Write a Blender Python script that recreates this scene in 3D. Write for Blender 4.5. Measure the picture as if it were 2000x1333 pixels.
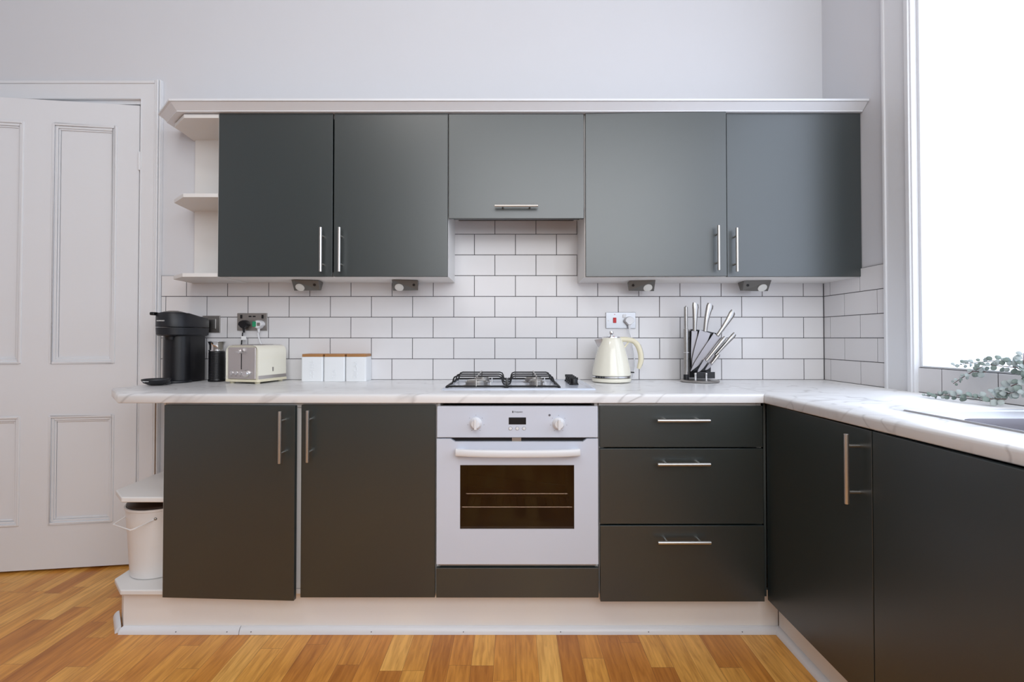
import bpy, bmesh, math, random
from mathutils import Vector, Matrix
R = math.radians
random.seed(7)
for o in list(bpy.data.objects): bpy.data.objects.remove(o)
C = bpy.context.scene.collection
scn = bpy.context.scene

# ---------------------------------------------------------------- camera, world, lights, exposure
H = 1.11            # eye height above the floor
F = 960.0           # focal length in pixels of the 2000 px wide frame
CX, HOR = 1001.0, 661.0
PITCH = R(0.8)
CY = HOR - F*math.tan(PITCH)
cam = bpy.data.cameras.new('camera'); camo = bpy.data.objects.new('camera', cam); C.objects.link(camo)
camo.location = (0, 0, H); camo.rotation_euler = (R(90)+PITCH, 0, 0)
cam.sensor_width = 36; cam.sensor_fit = 'HORIZONTAL'; cam.lens = 36*F/2000
cam.shift_x = -(CX-1000)/2000; cam.shift_y = (CY-666.5)/2000
cam.clip_start = 0.02; cam.clip_end = 60
scn.camera = camo
scn.view_settings.view_transform = 'Standard'; scn.view_settings.look = 'None'
scn.view_settings.gamma = 1; scn.view_settings.use_curve_mapping = False
scn.view_settings.exposure = 0.46

w = bpy.data.worlds.new('world'); scn.world = w; w.use_nodes = True
w.node_tree.nodes['Background'].inputs[0].default_value = (.75, .86, 1, 1)
w.node_tree.nodes['Background'].inputs[1].default_value = 0.6

def area(name, loc, rot, sx, sy, power, col):
    l = bpy.data.lights.new(name, 'AREA'); l.shape = 'RECTANGLE'; l.size = sx; l.size_y = sy
    l.energy = power; l.color = col
    o = bpy.data.objects.new(name, l); o.location = loc; o.rotation_euler = rot; C.objects.link(o); return o
PANE = 2.05         # brightness of the frosted window beside the sink
# fill lights added behind the camera to brighten the room and door reflections
area('fill_side', (1.50, -.86, 2.1), (0, R(90), 0), 2.2, 1.15, 19, (.84, .92, 1))
area('fill_rear', (0.35, -1.55, 2.45), (R(90), 0, 0), 2.3, 2.1, 41, (.955, .98, 1))
# fill light added under the ceiling
area('ceiling_fill', (-0.9, -0.3, 3.60), (0, 0, 0), .5, .5, 10, (1, .97, .93))

# ---------------------------------------------------------------- measuring helpers
def P(px, py, Y):
    """world point at depth Y seen at (px, py) of the photograph"""
    u = (px-CX)/F; v = (py-CY)/F
    dy = math.cos(PITCH)+v*math.sin(PITCH); dz = math.sin(PITCH)-v*math.cos(PITCH)
    return Vector((u/dy*Y, Y, H+dz/dy*Y))
def X(px, Y, py=661): return P(px, py, Y).x
def Z(py, Y): return P(1000, py, Y).z

WY = 2.418                  # back wall
WX = 1.535                  # right wall
WTOP = H-0.2035             # worktop surface
uz0_ = H+.268
TH, TW = .1022, .202        # tile pitch
FLOOR = 0.0

# ---------------------------------------------------------------- materials
def mat(name, col, rough=.5, metal=0, spec=.5, bump=None, emit=None, coat=0, alpha=None, trans=0, ior=1.45, var=None):
    m = bpy.data.materials.new(name); m.use_nodes = True
    nt = m.node_tree; b = nt.nodes['Principled BSDF']
    c = (*col, 1)
    b.inputs['Base Color'].default_value = c; b.inputs['Roughness'].default_value = rough
    b.inputs['Metallic'].default_value = metal; b.inputs['Specular IOR Level'].default_value = spec
    b.inputs['Coat Weight'].default_value = coat; b.inputs['IOR'].default_value = ior
    b.inputs['Transmission Weight'].default_value = trans
    if alpha is not None: b.inputs['Alpha'].default_value = alpha
    if emit: b.inputs['Emission Color'].default_value = (*emit[0], 1); b.inputs['Emission Strength'].default_value = emit[1]
    tc = nt.nodes.new('ShaderNodeTexCoord')
    if var:      # gentle colour mottling: (scale, amount)
        n = nt.nodes.new('ShaderNodeTexNoise'); n.inputs['Scale'].default_value = var[0]; n.inputs['Detail'].default_value = 4
        nt.links.new(tc.outputs['Object'], n.inputs['Vector'])
        mx = nt.nodes.new('ShaderNodeMixRGB'); mx.blend_type = 'MIX'
        mx.inputs[1].default_value = tuple(x*(1-var[1]) for x in col)+(1,)
        mx.inputs[2].default_value = tuple(min(1, x*(1+var[1])) for x in col)+(1,)
        nt.links.new(n.outputs['Fac'], mx.inputs[0]); nt.links.new(mx.outputs[0], b.inputs['Base Color'])
    if bump:     # (scale, strength, distance, stretch)
        n = nt.nodes.new('ShaderNodeTexNoise'); n.inputs['Scale'].default_value = bump[0]; n.inputs['Detail'].default_value = 3
        mp = nt.nodes.new('ShaderNodeMapping')
        if len(bump) > 3: mp.inputs['Scale'].default_value = bump[3]
        nt.links.new(tc.outputs['Object'], mp.inputs[0]); nt.links.new(mp.outputs[0], n.inputs['Vector'])
        bp = nt.nodes.new('ShaderNodeBump'); bp.inputs['Strength'].default_value = bump[1]; bp.inputs['Distance'].default_value = bump[2]
        nt.links.new(n.outputs['Fac'], bp.inputs['Height']); nt.links.new(bp.outputs[0], b.inputs['Normal'])
    return m

wall_m = mat('painted_plaster', (.71, .715, .75), .75, spec=.25, bump=(3, .35, .01), var=(2.2, .015))
navy_m = mat('grey_wall_paint', (.34, .35, .36), .8)
ceil_m = mat('ceiling_paint', (.8, .8, .8), .9)
gloss_white = mat('gloss_white_paint', (.80, .815, .85), .30, bump=(9, .25, .004))
trim_m = mat('trim_paint', (.80, .81, .84), .38, bump=(14, .3, .003))
tile_m = mat('white_tile', (.78, .765, .775), .2, bump=(7, .25, .003), var=(5, .02))
grout_m = mat('grey_grout', (.075, .07, .075), .9)
green_m = mat('graphite_green_door', (.0145, .0235, .0240), .35, spec=1.0, ior=1.58, bump=(260, .10, .0006), var=(1.5, .05))
green_edge = mat('graphite_green_edge', (.055, .06, .055), .4)
carc_m = mat('white_laminate', (.80, .785, .77), .45, var=(3, .02))
plinth_m = mat('white_plinth', (.88, .86, .84), .42, var=(3, .02))
steel_m = mat('brushed_steel', (.62, .60, .57), .3, metal=1, bump=(60, .15, .0004, (1, 1, .05)))
chrome_m = mat('polished_chrome', (.75, .75, .76), .12, metal=1)
satin_m = mat('satin_steel', (.42, .40, .38), .38, metal=1, bump=(40, .15, .0004, (1, 1, 12)))
enamel_m = mat('white_enamel', (.65, .69, .79), .25, coat=.3)
whitepl_m = mat('white_plastic', (.8, .8, .82), .3)
black_m = mat('black_plastic', (.006, .006, .008), .35)
blackmat_m = mat('matt_black_plastic', (.012, .013, .017), .42, bump=(200, .1, .0003))
iron_m = mat('black_cast_iron', (.008, .008, .009), .4)
cream_m = mat('cream_enamel', (.86, .83, .71), .16, coat=.6)
creampl_m = mat('cream_plastic', (.78, .72, .54), .3)
wood_m = mat('bamboo_lid', (.42, .20, .07), .5, bump=(30, .3, .001, (1, 10, 1)), var=(12, .2))
dark_m = mat('dark_gap', (.008, .008, .008), .8)
handle_steel = mat('knife_handle_steel', (.40, .385, .37), .27, metal=1)
lightgrey_m = mat('grey_light_housing', (.15, .145, .135), .4, metal=.3)
toaster_steel = mat('toaster_steel', (.66, .62, .61), .42, metal=1, bump=(40, .15, .0004, (1, 1, 12)))
oven_in = mat('oven_cavity', (.035, .014, .006), .45, var=(14, .5))
led_m = mat('light_lens', (.75, .75, .72), .4)
print_m = mat('grey_print', (.12, .12, .14), .5)
wprint_m = mat('white_print', (.85, .85, .85), .5)
red_m = mat('red_rocker', (.55, .008, .015), .3)
greenst_m = mat('green_sticker', (.02, .30, .14), .5)
leaf_m = mat('eucalyptus_leaf', (.25, .31, .28), .7, var=(25, .35))
leaf2_m = mat('pale_eucalyptus_leaf', (.46, .52, .51), .7, var=(25, .25))
stem_m = mat('eucalyptus_stem', (.16, .11, .10), .7)
rust_m = mat('worn_timber', (.40, .28, .20), .8, var=(20, .3))
binlid_m = mat('dark_bin_lid', (.030, .016, .012), .45)
canister_m = mat('white_metal_canister', (.86, .88, .90), .35)
tank_m = mat('smoked_water_tank', (.05, .05, .048), .22, spec=.8)
acry_m = mat('smoked_acrylic', (.02, .02, .022), .1)
clear_m = mat('clear_acrylic', (.85, .87, .9), .08, alpha=.35)

def frosted():
    m = bpy.data.materials.new('frosted_glass_daylight'); m.use_nodes = True; nt = m.node_tree
    b = nt.nodes['Principled BSDF']; b.inputs['Base Color'].default_value = (.6, .65, .7, 1); b.inputs['Roughness'].default_value = .6
    tc = nt.nodes.new('ShaderNodeTexCoord'); n = nt.nodes.new('ShaderNodeTexNoise'); n.inputs['Scale'].default_value = 1.1
    nt.links.new(tc.outputs['Object'], n.inputs['Vector'])
    r = nt.nodes.new('ShaderNodeValToRGB'); r.color_ramp.elements[0].position = .3; r.color_ramp.elements[1].position = .7
    r.color_ramp.elements[0].color = (.54, .61, .74, 1); r.color_ramp.elements[1].color = (.56, .63, .76, 1)
    nt.links.new(n.outputs['Fac'], r.inputs[0]); nt.links.new(r.outputs[0], b.inputs['Emission Color'])
    b.inputs['Emission Strength'].default_value = PANE
    return m
pane_m = frosted()

def oven_glass():
    m = bpy.data.materials.new('tinted_oven_glass'); m.use_nodes = True; nt = m.node_tree; nt.nodes.clear()
    o = nt.nodes.new('ShaderNodeOutputMaterial'); t = nt.nodes.new('ShaderNodeBsdfTransparent'); g = nt.nodes.new('ShaderNodeBsdfGlossy')
    t.inputs[0].default_value = (.62, .56, .52, 1); g.inputs['Roughness'].default_value = .06
    f = nt.nodes.new('ShaderNodeFresnel'); f.inputs[0].default_value = 1.5
    mx = nt.nodes.new('ShaderNodeMixShader'); nt.links.new(f.outputs[0], mx.inputs[0]); nt.links.new(t.outputs[0], mx.inputs[1]); nt.links.new(g.outputs[0], mx.inputs[2])
    nt.links.new(mx.outputs[0], o.inputs[0]); return m
oglass_m = oven_glass()

def marble():
    m = bpy.data.materials.new('white_marble_laminate'); m.use_nodes = True; nt = m.node_tree
    b = nt.nodes['Principled BSDF']; b.inputs['Roughness'].default_value = .28
    N = nt.nodes.new; L = nt.links.new
    tc = N('ShaderNodeTexCoord')
    d = Vector((.80, .20, .56)).normalized(); e1 = d.cross(Vector((0, 0, 1))).normalized(); e2 = d.cross(e1)
    cb = N('ShaderNodeCombineXYZ')
    for i_, (v_, k_) in enumerate(((d, .10), (e1, 1), (e2, 1))):
        dn = N('ShaderNodeVectorMath'); dn.operation = 'DOT_PRODUCT'; dn.inputs[1].default_value = v_*k_; L(tc.outputs['Object'], dn.inputs[0]); L(dn.outputs['Value'], cb.inputs[i_])
    n1 = N('ShaderNodeTexNoise'); n1.inputs['Scale'].default_value = 13; n1.inputs['Detail'].default_value = 1.5; n1.inputs['Roughness'].default_value = .4; n1.inputs['Distortion'].default_value = 0
    L(cb.outputs[0], n1.inputs['Vector'])
    # thin veins where the noise crosses a level
    s = N('ShaderNodeMath'); s.operation = 'SUBTRACT'; s.inputs[1].default_value = .5; L(n1.outputs['Fac'], s.inputs[0])
    a = N('ShaderNodeMath'); a.operation = 'ABSOLUTE'; L(s.outputs[0], a.inputs[0])
    r = N('ShaderNodeValToRGB'); r.color_ramp.elements[0].position = 0; r.color_ramp.elements[0].color = (1, 1, 1, 1)
    r.color_ramp.elements[1].position = .036; r.color_ramp.elements[1].color = (0, 0, 0, 1); L(a.outputs[0], r.inputs[0])
    n2 = N('ShaderNodeTexNoise'); n2.inputs['Scale'].default_value = 3.2; L(tc.outputs['Object'], n2.inputs['Vector'])
    r2 = N('ShaderNodeValToRGB'); r2.color_ramp.elements[0].position = .38; r2.color_ramp.elements[1].position = .60; L(n2.outputs['Fac'], r2.inputs[0])
    mu = N('ShaderNodeMath'); mu.operation = 'MULTIPLY'; L(r.outputs[0], mu.inputs[0]); L(r2.outputs[0], mu.inputs[1])
    mx = N('ShaderNodeMixRGB'); mx.inputs[1].default_value = (.86, .86, .87, 1); mx.inputs[2].default_value = (.60, .59, .595, 1)
    L(mu.outputs[0], mx.inputs[0]); L(mx.outputs[0], b.inputs['Base Color'])
    return m
marble_m = marble()

def oak():
    m = bpy.data.materials.new('oak_strip_floor'); m.use_nodes = True; nt = m.node_tree
    b = nt.nodes['Principled BSDF']; b.inputs['Roughness'].default_value = .34
    N = nt.nodes.new; L = nt.links.new
    def math_(op, a, c=None):
        n = N('ShaderNodeMath'); n.operation = op
        for i, v in enumerate((a, c)):
            if v is None: continue
            if isinstance(v, (int, float)): n.inputs[i].default_value = v
            else: L(v, n.inputs[i])
        return n.outputs[0]
    tc = N('ShaderNodeTexCoord'); sp = N('ShaderNodeSeparateXYZ'); L(tc.outputs['Object'], sp.inputs[0])
    W_, L_ = .076, .43
    u = math_('DIVIDE', math_('ADD', sp.outputs[0], 10.02), W_); col = math_('FLOOR', u)
    wn = N('ShaderNodeTexWhiteNoise'); wn.noise_dimensions = '1D'; L(col, wn.inputs['W'])
    v = math_('ADD', math_('DIVIDE', math_('ADD', sp.outputs[1], 10), L_), math_('MULTIPLY', wn.outputs['Value'], 7.3))
    row = math_('FLOOR', v)
    cb = N('ShaderNodeCombineXYZ'); L(col, cb.inputs[0]); L(row, cb.inputs[1])
    w2 = N('ShaderNodeTexWhiteNoise'); w2.noise_dimensions = '2D'; L(cb.outputs[0], w2.inputs['Vector'])
    rp = N('ShaderNodeValToRGB'); e = rp.color_ramp.elements
    e[0].position = 0; e[0].color = (.56, .215, .036, 1); e[1].position = 1; e[1].color = (.90, .50, .13, 1)
    for p_, c_ in ((.2, (.67, .275, .048, 1)), (.45, (.76, .35, .066, 1)), (.75, (.83, .42, .09, 1))):
        q = e.new(p_); q.color = c_
    L(w2.outputs['Value'], rp.inputs[0])
    # grain
    off = N('ShaderNodeVectorMath'); off.operation = 'SCALE'; L(w2.outputs['Color'], off.inputs[0]); off.inputs['Scale'].default_value = 9
    ad = N('ShaderNodeVectorMath'); ad.operation = 'ADD'; L(tc.outputs['Object'], ad.inputs[0]); L(off.outputs[0], ad.inputs[1])
    mp = N('ShaderNodeMapping'); mp.inputs['Scale'].default_value = (1, .09, 1); L(ad.outputs[0], mp.inputs[0])
    g = N('ShaderNodeTexNoise'); g.inputs['Scale'].default_value = 85; g.inputs['Detail'].default_value = 5; g.inputs['Distortion'].default_value = .6; L(mp.outputs[0], g.inputs['Vector'])
    gr = N('ShaderNodeValToRGB'); gr.color_ramp.elements[0].position = .3; gr.color_ramp.elements[0].color = (.70, .58, .46, 1)
    gr.color_ramp.elements[1].position = .62; gr.color_ramp.elements[1].color = (1.08, 1.06, 1.04, 1); L(g.outputs['Fac'], gr.inputs[0])
    g2 = N('ShaderNodeTexNoise'); g2.inputs['Scale'].default_value = 14; g2.inputs['Detail'].default_value = 3; g2.inputs['Distortion'].default_value = 1.4; L(mp.outputs[0], g2.inputs['Vector'])
    gr2 = N('ShaderNodeValToRGB'); gr2.color_ramp.elements[0].position = .35; gr2.color_ramp.elements[0].color = (.80, .74, .66, 1)
    gr2.color_ramp.elements[1].position = .6; gr2.color_ramp.elements[1].color = (1, 1, 1, 1); L(g2.outputs['Fac'], gr2.inputs[0])
    m1 = N('ShaderNodeMixRGB'); m1.blend_type = 'MULTIPLY'; m1.inputs[0].default_value = .8; L(rp.outputs[0], m1.inputs[1]); L(gr.outputs[0], m1.inputs[2])
    m2 = N('ShaderNodeMixRGB'); m2.blend_type = 'MULTIPLY'; m2.inputs[0].default_value = .8; L(m1.outputs[0], m2.inputs[1]); L(gr2.outputs[0], m2.inputs[2])
    # seams
    fu = math_('FRACT', u); fv = math_('FRACT', v)
    du = math_('MULTIPLY', math_('MINIMUM', fu, math_('SUBTRACT', 1, fu)), W_)
    dv = math_('MULTIPLY', math_('MINIMUM', fv, math_('SUBTRACT', 1, fv)), L_)
    seam = math_('LESS_THAN', math_('MINIMUM', du, dv), .0006)
    m3 = N('ShaderNodeMixRGB'); m3.inputs[2].default_value = (.16, .06, .02, 1); L(math_('MULTIPLY', seam, .75), m3.inputs[0]); L(m2.outputs[0], m3.inputs[1])
    L(m3.outputs[0], b.inputs['Base Color'])
    bp = N('ShaderNodeBump'); bp.inputs['Strength'].default_value = .15; bp.inputs['Distance'].default_value = .002; L(g.outputs['Fac'], bp.inputs['Height']); L(bp.outputs[0], b.inputs['Normal'])
    return m
oak_m = oak()

# ---------------------------------------------------------------- mesh helpers
class M:
    def __init__(s): s.bm = bmesh.new()
    def _new(s, vs, fs):
        v = [s.bm.verts.new(p) for p in vs]
        for f in fs:
            try: s.bm.faces.new([v[i] for i in f])
            except ValueError: pass
        return v
    def box(s, x0, x1, y0, y1, z0, z1):
        x0, x1 = sorted((x0, x1)); y0, y1 = sorted((y0, y1)); z0, z1 = sorted((z0, z1))
        s._new([(x, y, z) for z in (z0, z1) for y in (y0, y1) for x in (x0, x1)],
               [(0, 2, 3, 1), (4, 5, 7, 6), (0, 1, 5, 4), (2, 6, 7, 3), (0, 4, 6, 2), (1, 3, 7, 5)]); return s
    def prism(s, poly, z0, z1, axis='z'):
        """poly extruded along axis: 'z' poly=(x,y); 'y' poly=(x,z); 'x' poly=(y,z)"""
        def q(a, b, c): return {'z': (a, b, c), 'y': (a, c, b), 'x': (c, a, b)}[axis]
        n = len(poly)
        s._new([q(a, b, z0) for a, b in poly]+[q(a, b, z1) for a, b in poly],
               [tuple(range(n))[::-1], tuple(range(n, 2*n))]+[(i, (i+1) % n, n+(i+1) % n, n+i) for i in range(n)]); return s
    def loft(s, rings, cap=True):
        n = len(rings[0]); vs = [p for r in rings for p in r]; fs = []
        for k in range(len(rings)-1):
            for i in range(n): fs.append((k*n+i, k*n+(i+1) % n, (k+1)*n+(i+1) % n, (k+1)*n+i))
        if cap: fs += [tuple(range(n))[::-1], tuple(range((len(rings)-1)*n, len(rings)*n))]
        s._new(vs, fs); return s
    def lathe(s, prof, c=(0, 0, 0), seg=40, squash=1, rot=None):
        rings = []
        for r, z in prof:
            ring = []
            for i in range(seg):
                a = 2*math.pi*i/seg; p = Vector((math.cos(a)*max(r, 1e-5), math.sin(a)*max(r, 1e-5)*squash, z))
                if rot is not None: p = rot @ p
                ring.append(tuple(p+Vector(c)))
            rings.append(ring)
        s.loft(rings); return s
    def cyl(s, p0, p1, r0, r1=None, seg=20):
        r1 = r0 if r1 is None else r1
        p0, p1 = Vector(p0), Vector(p1); d = (p1-p0); q = d.to_track_quat('Z', 'Y').to_matrix()
        L_ = d.length; return s.lathe([(r0, 0), (r1, L_)], p0, seg, rot=q)
    def tube(s, pts, r, seg=10, sx=1.0, closed=False):
        pts = [Vector(p) for p in pts]; n = len(pts); rings = []; up = None
        for i, p in enumerate(pts):
            a = pts[(i-1) % n] if (i > 0 or closed) else p
            b = pts[(i+1) % n] if (i < n-1 or closed) else p
            t = (b-a).normalized()
            if up is None:
                up = Vector((0, 0, 1)) if abs(t.z) < .9 else Vector((0, 1, 0))
            side = t.cross(up).normalized(); up = side.cross(t).normalized()
            rr = r[i] if isinstance(r, (list, tuple)) else r
            rings.append([tuple(p+side*math.cos(2*math.pi*k/seg)*rr*sx+up*math.sin(2*math.pi*k/seg)*rr) for k in range(seg)])
        if closed: rings.append(rings[0]); s.loft(rings, cap=False)
        else: s.loft(rings)
        return s
    def sphere(s, c, r, sc=(1, 1, 1), seg=16):
        pr = [(math.sin(math.pi*i/10)*r, -math.cos(math.pi*i/10)*r) for i in range(11)]
        rings = [[(c[0]+math.cos(2*math.pi*k/seg)*max(a, 1e-5)*sc[0], c[1]+math.sin(2*math.pi*k/seg)*max(a, 1e-5)*sc[1], c[2]+z*sc[2]) for k in range(seg)] for a, z in pr]
        s.loft(rings); return s
    def build(s, name, m, parent=None, bevel=0, seg=2, wc=True, angle=35, loc=None, rotz=0):
        """wc: vertices were given in world coordinates; they are moved into the unrotated parent's frame"""
        bmesh.ops.remove_doubles(s.bm, verts=s.bm.verts, dist=1e-6)
        bmesh.ops.recalc_face_normals(s.bm, faces=s.bm.faces)
        if wc:
            base = Vector((0, 0, 0)); q = parent
            while q is not None: base += q.location; q = q.parent
            if loc is not None: base += Vector(loc)
            bmesh.ops.translate(s.bm, verts=s.bm.verts, vec=-base)
        me = bpy.data.meshes.new(name); s.bm.to_mesh(me); s.bm.free()
        ms = m if isinstance(m, (list, tuple)) else [m]
        for k in ms: me.materials.append(k)
        for p in me.polygons: p.use_smooth = True
        me.set_sharp_from_angle(angle=R(angle))
        o = bpy.data.objects.new(name, me); C.objects.link(o)
        if loc is not None: o.location = loc
        o.rotation_euler.z = rotz
        if parent is not None: o.parent = parent
        if bevel:
            b = o.modifiers.new('bevel', 'BEVEL'); b.width = bevel; b.segments = seg; b.limit_method = 'ANGLE'; b.angle_limit = R(40); b.harden_normals = True
        return o

def tag(o, label, cat, group=None, kind=None):
    if label: o['label'] = label
    if cat: o['category'] = cat
    if group: o['group'] = group
    if kind: o['kind'] = kind
    return o
def thing(name, label, cat, loc=(0, 0, 0), rotz=0, group=None):
    o = bpy.data.objects.new(name, None); C.objects.link(o); o.empty_display_size = .05
    o.location = loc; o.rotation_euler = (0, 0, rotz); return tag(o, label, cat, group)
def struct(o, label=None):
    o['kind'] = 'structure'
    if label: o['label'] = label
    return o
def writing(name, body, size, m, parent, loc, rot, extrude=.0004, spacing=1.0):
    cu = bpy.data.curves.new('t', 'FONT'); cu.body = body; cu.size = size; cu.extrude = extrude
    cu.align_x = 'CENTER'; cu.align_y = 'CENTER'; cu.space_character = spacing
    t = bpy.data.objects.new('t', cu); C.objects.link(t)
    me = bpy.data.meshes.new_from_object(t.evaluated_get(bpy.context.evaluated_depsgraph_get()))
    bpy.data.objects.remove(t); me.materials.clear(); me.materials.append(m); me.name = name
    o = bpy.data.objects.new(name, me); C.objects.link(o); o.parent = parent; o.location = loc; o.rotation_euler = rot
    return o

# ================================================================ ROOM SHELL
XL, YR, ZC = -3.3, -1.6, 3.75
DOX0, DOX1, DOZ = -2.72, X(275, WY), Z(198, WY)       # doorway in the back wall
f = M().box(XL-.1, WX+.3, YR-.1, WY+1.4, -.08, 0).build('floor', oak_m); struct(f, 'oak strip floor with boards running towards the back wall')
struct(M().box(XL-.1, WX+.3, YR-.1, WY+.2, ZC, ZC+.1).build('ceiling', ceil_m))
b = M(); b.box(XL-.1, DOX0, WY, WY+.14, 0, ZC); b.box(DOX0, DOX1, WY, WY+.14, DOZ, ZC); b.box(DOX1, WX+.3, WY, WY+.14, 0, ZC)
struct(b.build('wall_back', wall_m), 'pale grey painted wall behind the kitchen units')
struct(M().box(XL-.1, XL, YR, WY, 0, ZC).build('wall_left', wall_m))
struct(M().box(XL, WX, YR-.1, YR, 0, ZC).build('wall_front', navy_m))
# right wall with the window opening
wy0, wy1 = .42, 1.851; wz0, wz1 = H-.109, 2.78
b = M(); b.box(WX, WX+.2, wy1, WY, 0, ZC); b.box(WX, WX+.2, YR, wy0, 0, ZC); b.box(WX, WX+.2, wy0, wy1, 0, wz0); b.box(WX, WX+.2, wy0, wy1, wz1, ZC)
struct(b.build('wall_right', wall_m), 'pale painted side wall holding the bright window')
# hallway behind the ajar door
b = M(); b.box(DOX0-.3, DOX1+.3, WY+1.3, WY+1.4, 0, 2.6); b.box(DOX0-.4, DOX0-.3, WY+.14, WY+1.4, 0, 2.6); b.box(DOX1+.3, DOX1+.4, WY+.14, WY+1.4, 0, 2.6); b.box(DOX0-.4, DOX1+.4, WY+.14, WY+1.4, 2.6, 2.7)
struct(b.build('wall_hallway', wall_m))

# ---- tiles: real tile faces on grout
def tiles_back():
    g = M(); t = M(); gr = .0022
    def region(x0, x1, k0, k1, ztop=None):
        for k in range(k0, k1):
            z0 = WTOP+k*TH; z1 = z0+TH
            if ztop: z1 = min(z1, ztop)
            off = .0144+(0 if k % 2 == 0 else TW/2)
            i0 = math.floor((x0-off)/TW)-1
            for i in range(i0, i0+40):
                a, c = off+i*TW, off+(i+1)*TW
                a, c = max(a, x0), min(c, x1)
                if c-a < .008: continue
                e = .0012
                za, zb, aa, cc = z0+gr/2, z1-gr/2, a+gr/2, c-gr/2
                y0, y1 = WY-.0075, WY-.0058
                t._new([(aa, y1, za), (cc, y1, za), (cc, y1, zb), (aa, y1, zb), (aa+e, y0, za+e), (cc-e, y0, za+e), (cc-e, y0, zb-e), (aa+e, y0, zb-e)],
                       [(4, 5, 6, 7), (0, 1, 5, 4), (1, 2, 6, 5), (2, 3, 7, 6), (3, 0, 4, 7)])
        g.box(x0, x1, WY-.0062, WY+.001, WTOP+k0*TH-.04 if k0 == 0 else WTOP+k0*TH, ztop or WTOP+k1*TH)
    xl = X(316, WY)
    region(xl, WX-.001, 0, 5)
    region(-.32, .36, 5, 8)
    g.box(WX-.0105, WX-.0058, WY-.0105, WY-.0058, WTOP, uz0_)
    gg = g.build('trim_1', grout_m); struct(gg, 'grey grout bed of the white metro tiles on the back wall')
    tt = t.build('tiles', tile_m, gg, angle=20)
tiles_back()
def tiles_right():
    g = M(); t = M(); gr = .0022
    def region(ya, yb, k0, k1, ztop=None):
        for k in range(k0, k1):
            z0 = WTOP+k*TH; z1 = z0+TH
            if ztop: z1 = min(z1, ztop)
            off = 2.363 if k % 2 == 0 else 2.262
            for i in range(-12, 3):
                a, c = off+i*.2035, off+(i+1)*.2035
                a, c = max(a, ya), min(c, yb)
                if c-a < .008: continue
                e = .0012; za, zb, aa, cc = z0+gr/2, z1-gr/2, a+gr/2, c-gr/2
                x0, x1 = WX-.0075, WX-.0058
                t._new([(x1, aa, za), (x1, cc, za), (x1, cc, zb), (x1, aa, zb), (x0, aa+e, za+e), (x0, cc-e, za+e), (x0, cc-e, zb-e), (x0, aa+e, zb-e)],
                       [(4, 5, 6, 7), (0, 1, 5, 4), (1, 2, 6, 5), (2, 3, 7, 6), (3, 0, 4, 7)])
        g.box(WX-.0062, WX+.001, ya, yb, WTOP+k0*TH-.04, ztop or WTOP+k1*TH)
    region(1.995, WY-.008, 0, 5)
    region(.4, 1.865, 0, 1, wz0-.001)
    gg = g.build('trim_2', grout_m); struct(gg, 'grey grout bed of the white metro tiles on the window wall')
    t.build('tiles', tile_m, gg, angle=20)
tiles_right()

# ---- window 1
def sweep_frame(name, label, poly, profile_pts): pass
b = M()
for (ya, yb, d) in ((1.851, 2.002, .016), (1.990, 2.004, .022), (1.851, 1.885, .024), (1.858, 1.878, .030)):
    b.box(WX-d, WX+.01, ya, yb, WTOP-.03 if ya > 1.84 else 0, ZC)
cs = b.build('trim_3', trim_m, bevel=.003); struct(cs, 'moulded window casing between the tiles and the bright window')
wn = M()
wn.box(WX-.002, WX+.06, wy1-.012, wy1, wz0, wz1); wn.box(WX-.002, WX+.06, wy0, wy0+.05, wz0, wz1)
wn.box(WX+.0, WX+.06, wy0, wy1, wz1-.05, wz1); wn.box(WX+.0, WX+.06, wy0, wy1, wz0-.0005, wz0+.006)
wroot = wn.build('window_1', gloss_white, bevel=.002); struct(wroot, 'tall bright frosted window above the sink')
M().box(WX+.024, WX+.030, wy0+.05, wy1-.012, wz0+.006, wz1-.05).build('window_pane', pane_m, wroot)
# unseen window frames added around the side and rear fill lights
b = M(); b.box(WX-.02, WX, -1.53, -1.45, .92, 3.28); b.box(WX-.02, WX, -.27, -.19, .92, 3.28); b.box(WX-.02, WX, -1.53, -.19, .92, .99); b.box(WX-.02, WX, -1.53, -.19, 3.21, 3.28)
struct(b.build('fill_window_side', gloss_white, bevel=.003))
b = M(); b.box(-.90, -.81, YR, YR+.03, 1.30, 3.60); b.box(1.43, 1.52, YR, YR+.03, 1.30, 3.60); b.box(-.9, 1.52, YR, YR+.03, 1.30, 1.39); b.box(-.9, 1.52, YR, YR+.03, 3.51, 3.60)
struct(b.build('fill_window_rear', gloss_white, bevel=.003))
# unseen lamp body added to go with the ceiling fill light
cl = M().lathe([(.0, 3.75), (.2, 3.75), (.2, 3.71), (.17, 3.69), (0, 3.685)], (-.9, -.3, 0)).build('ceiling_fill_body', whitepl_m)
tag(cl, 'round white flush lamp added out of view for the ceiling fill light', 'lamp')

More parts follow.
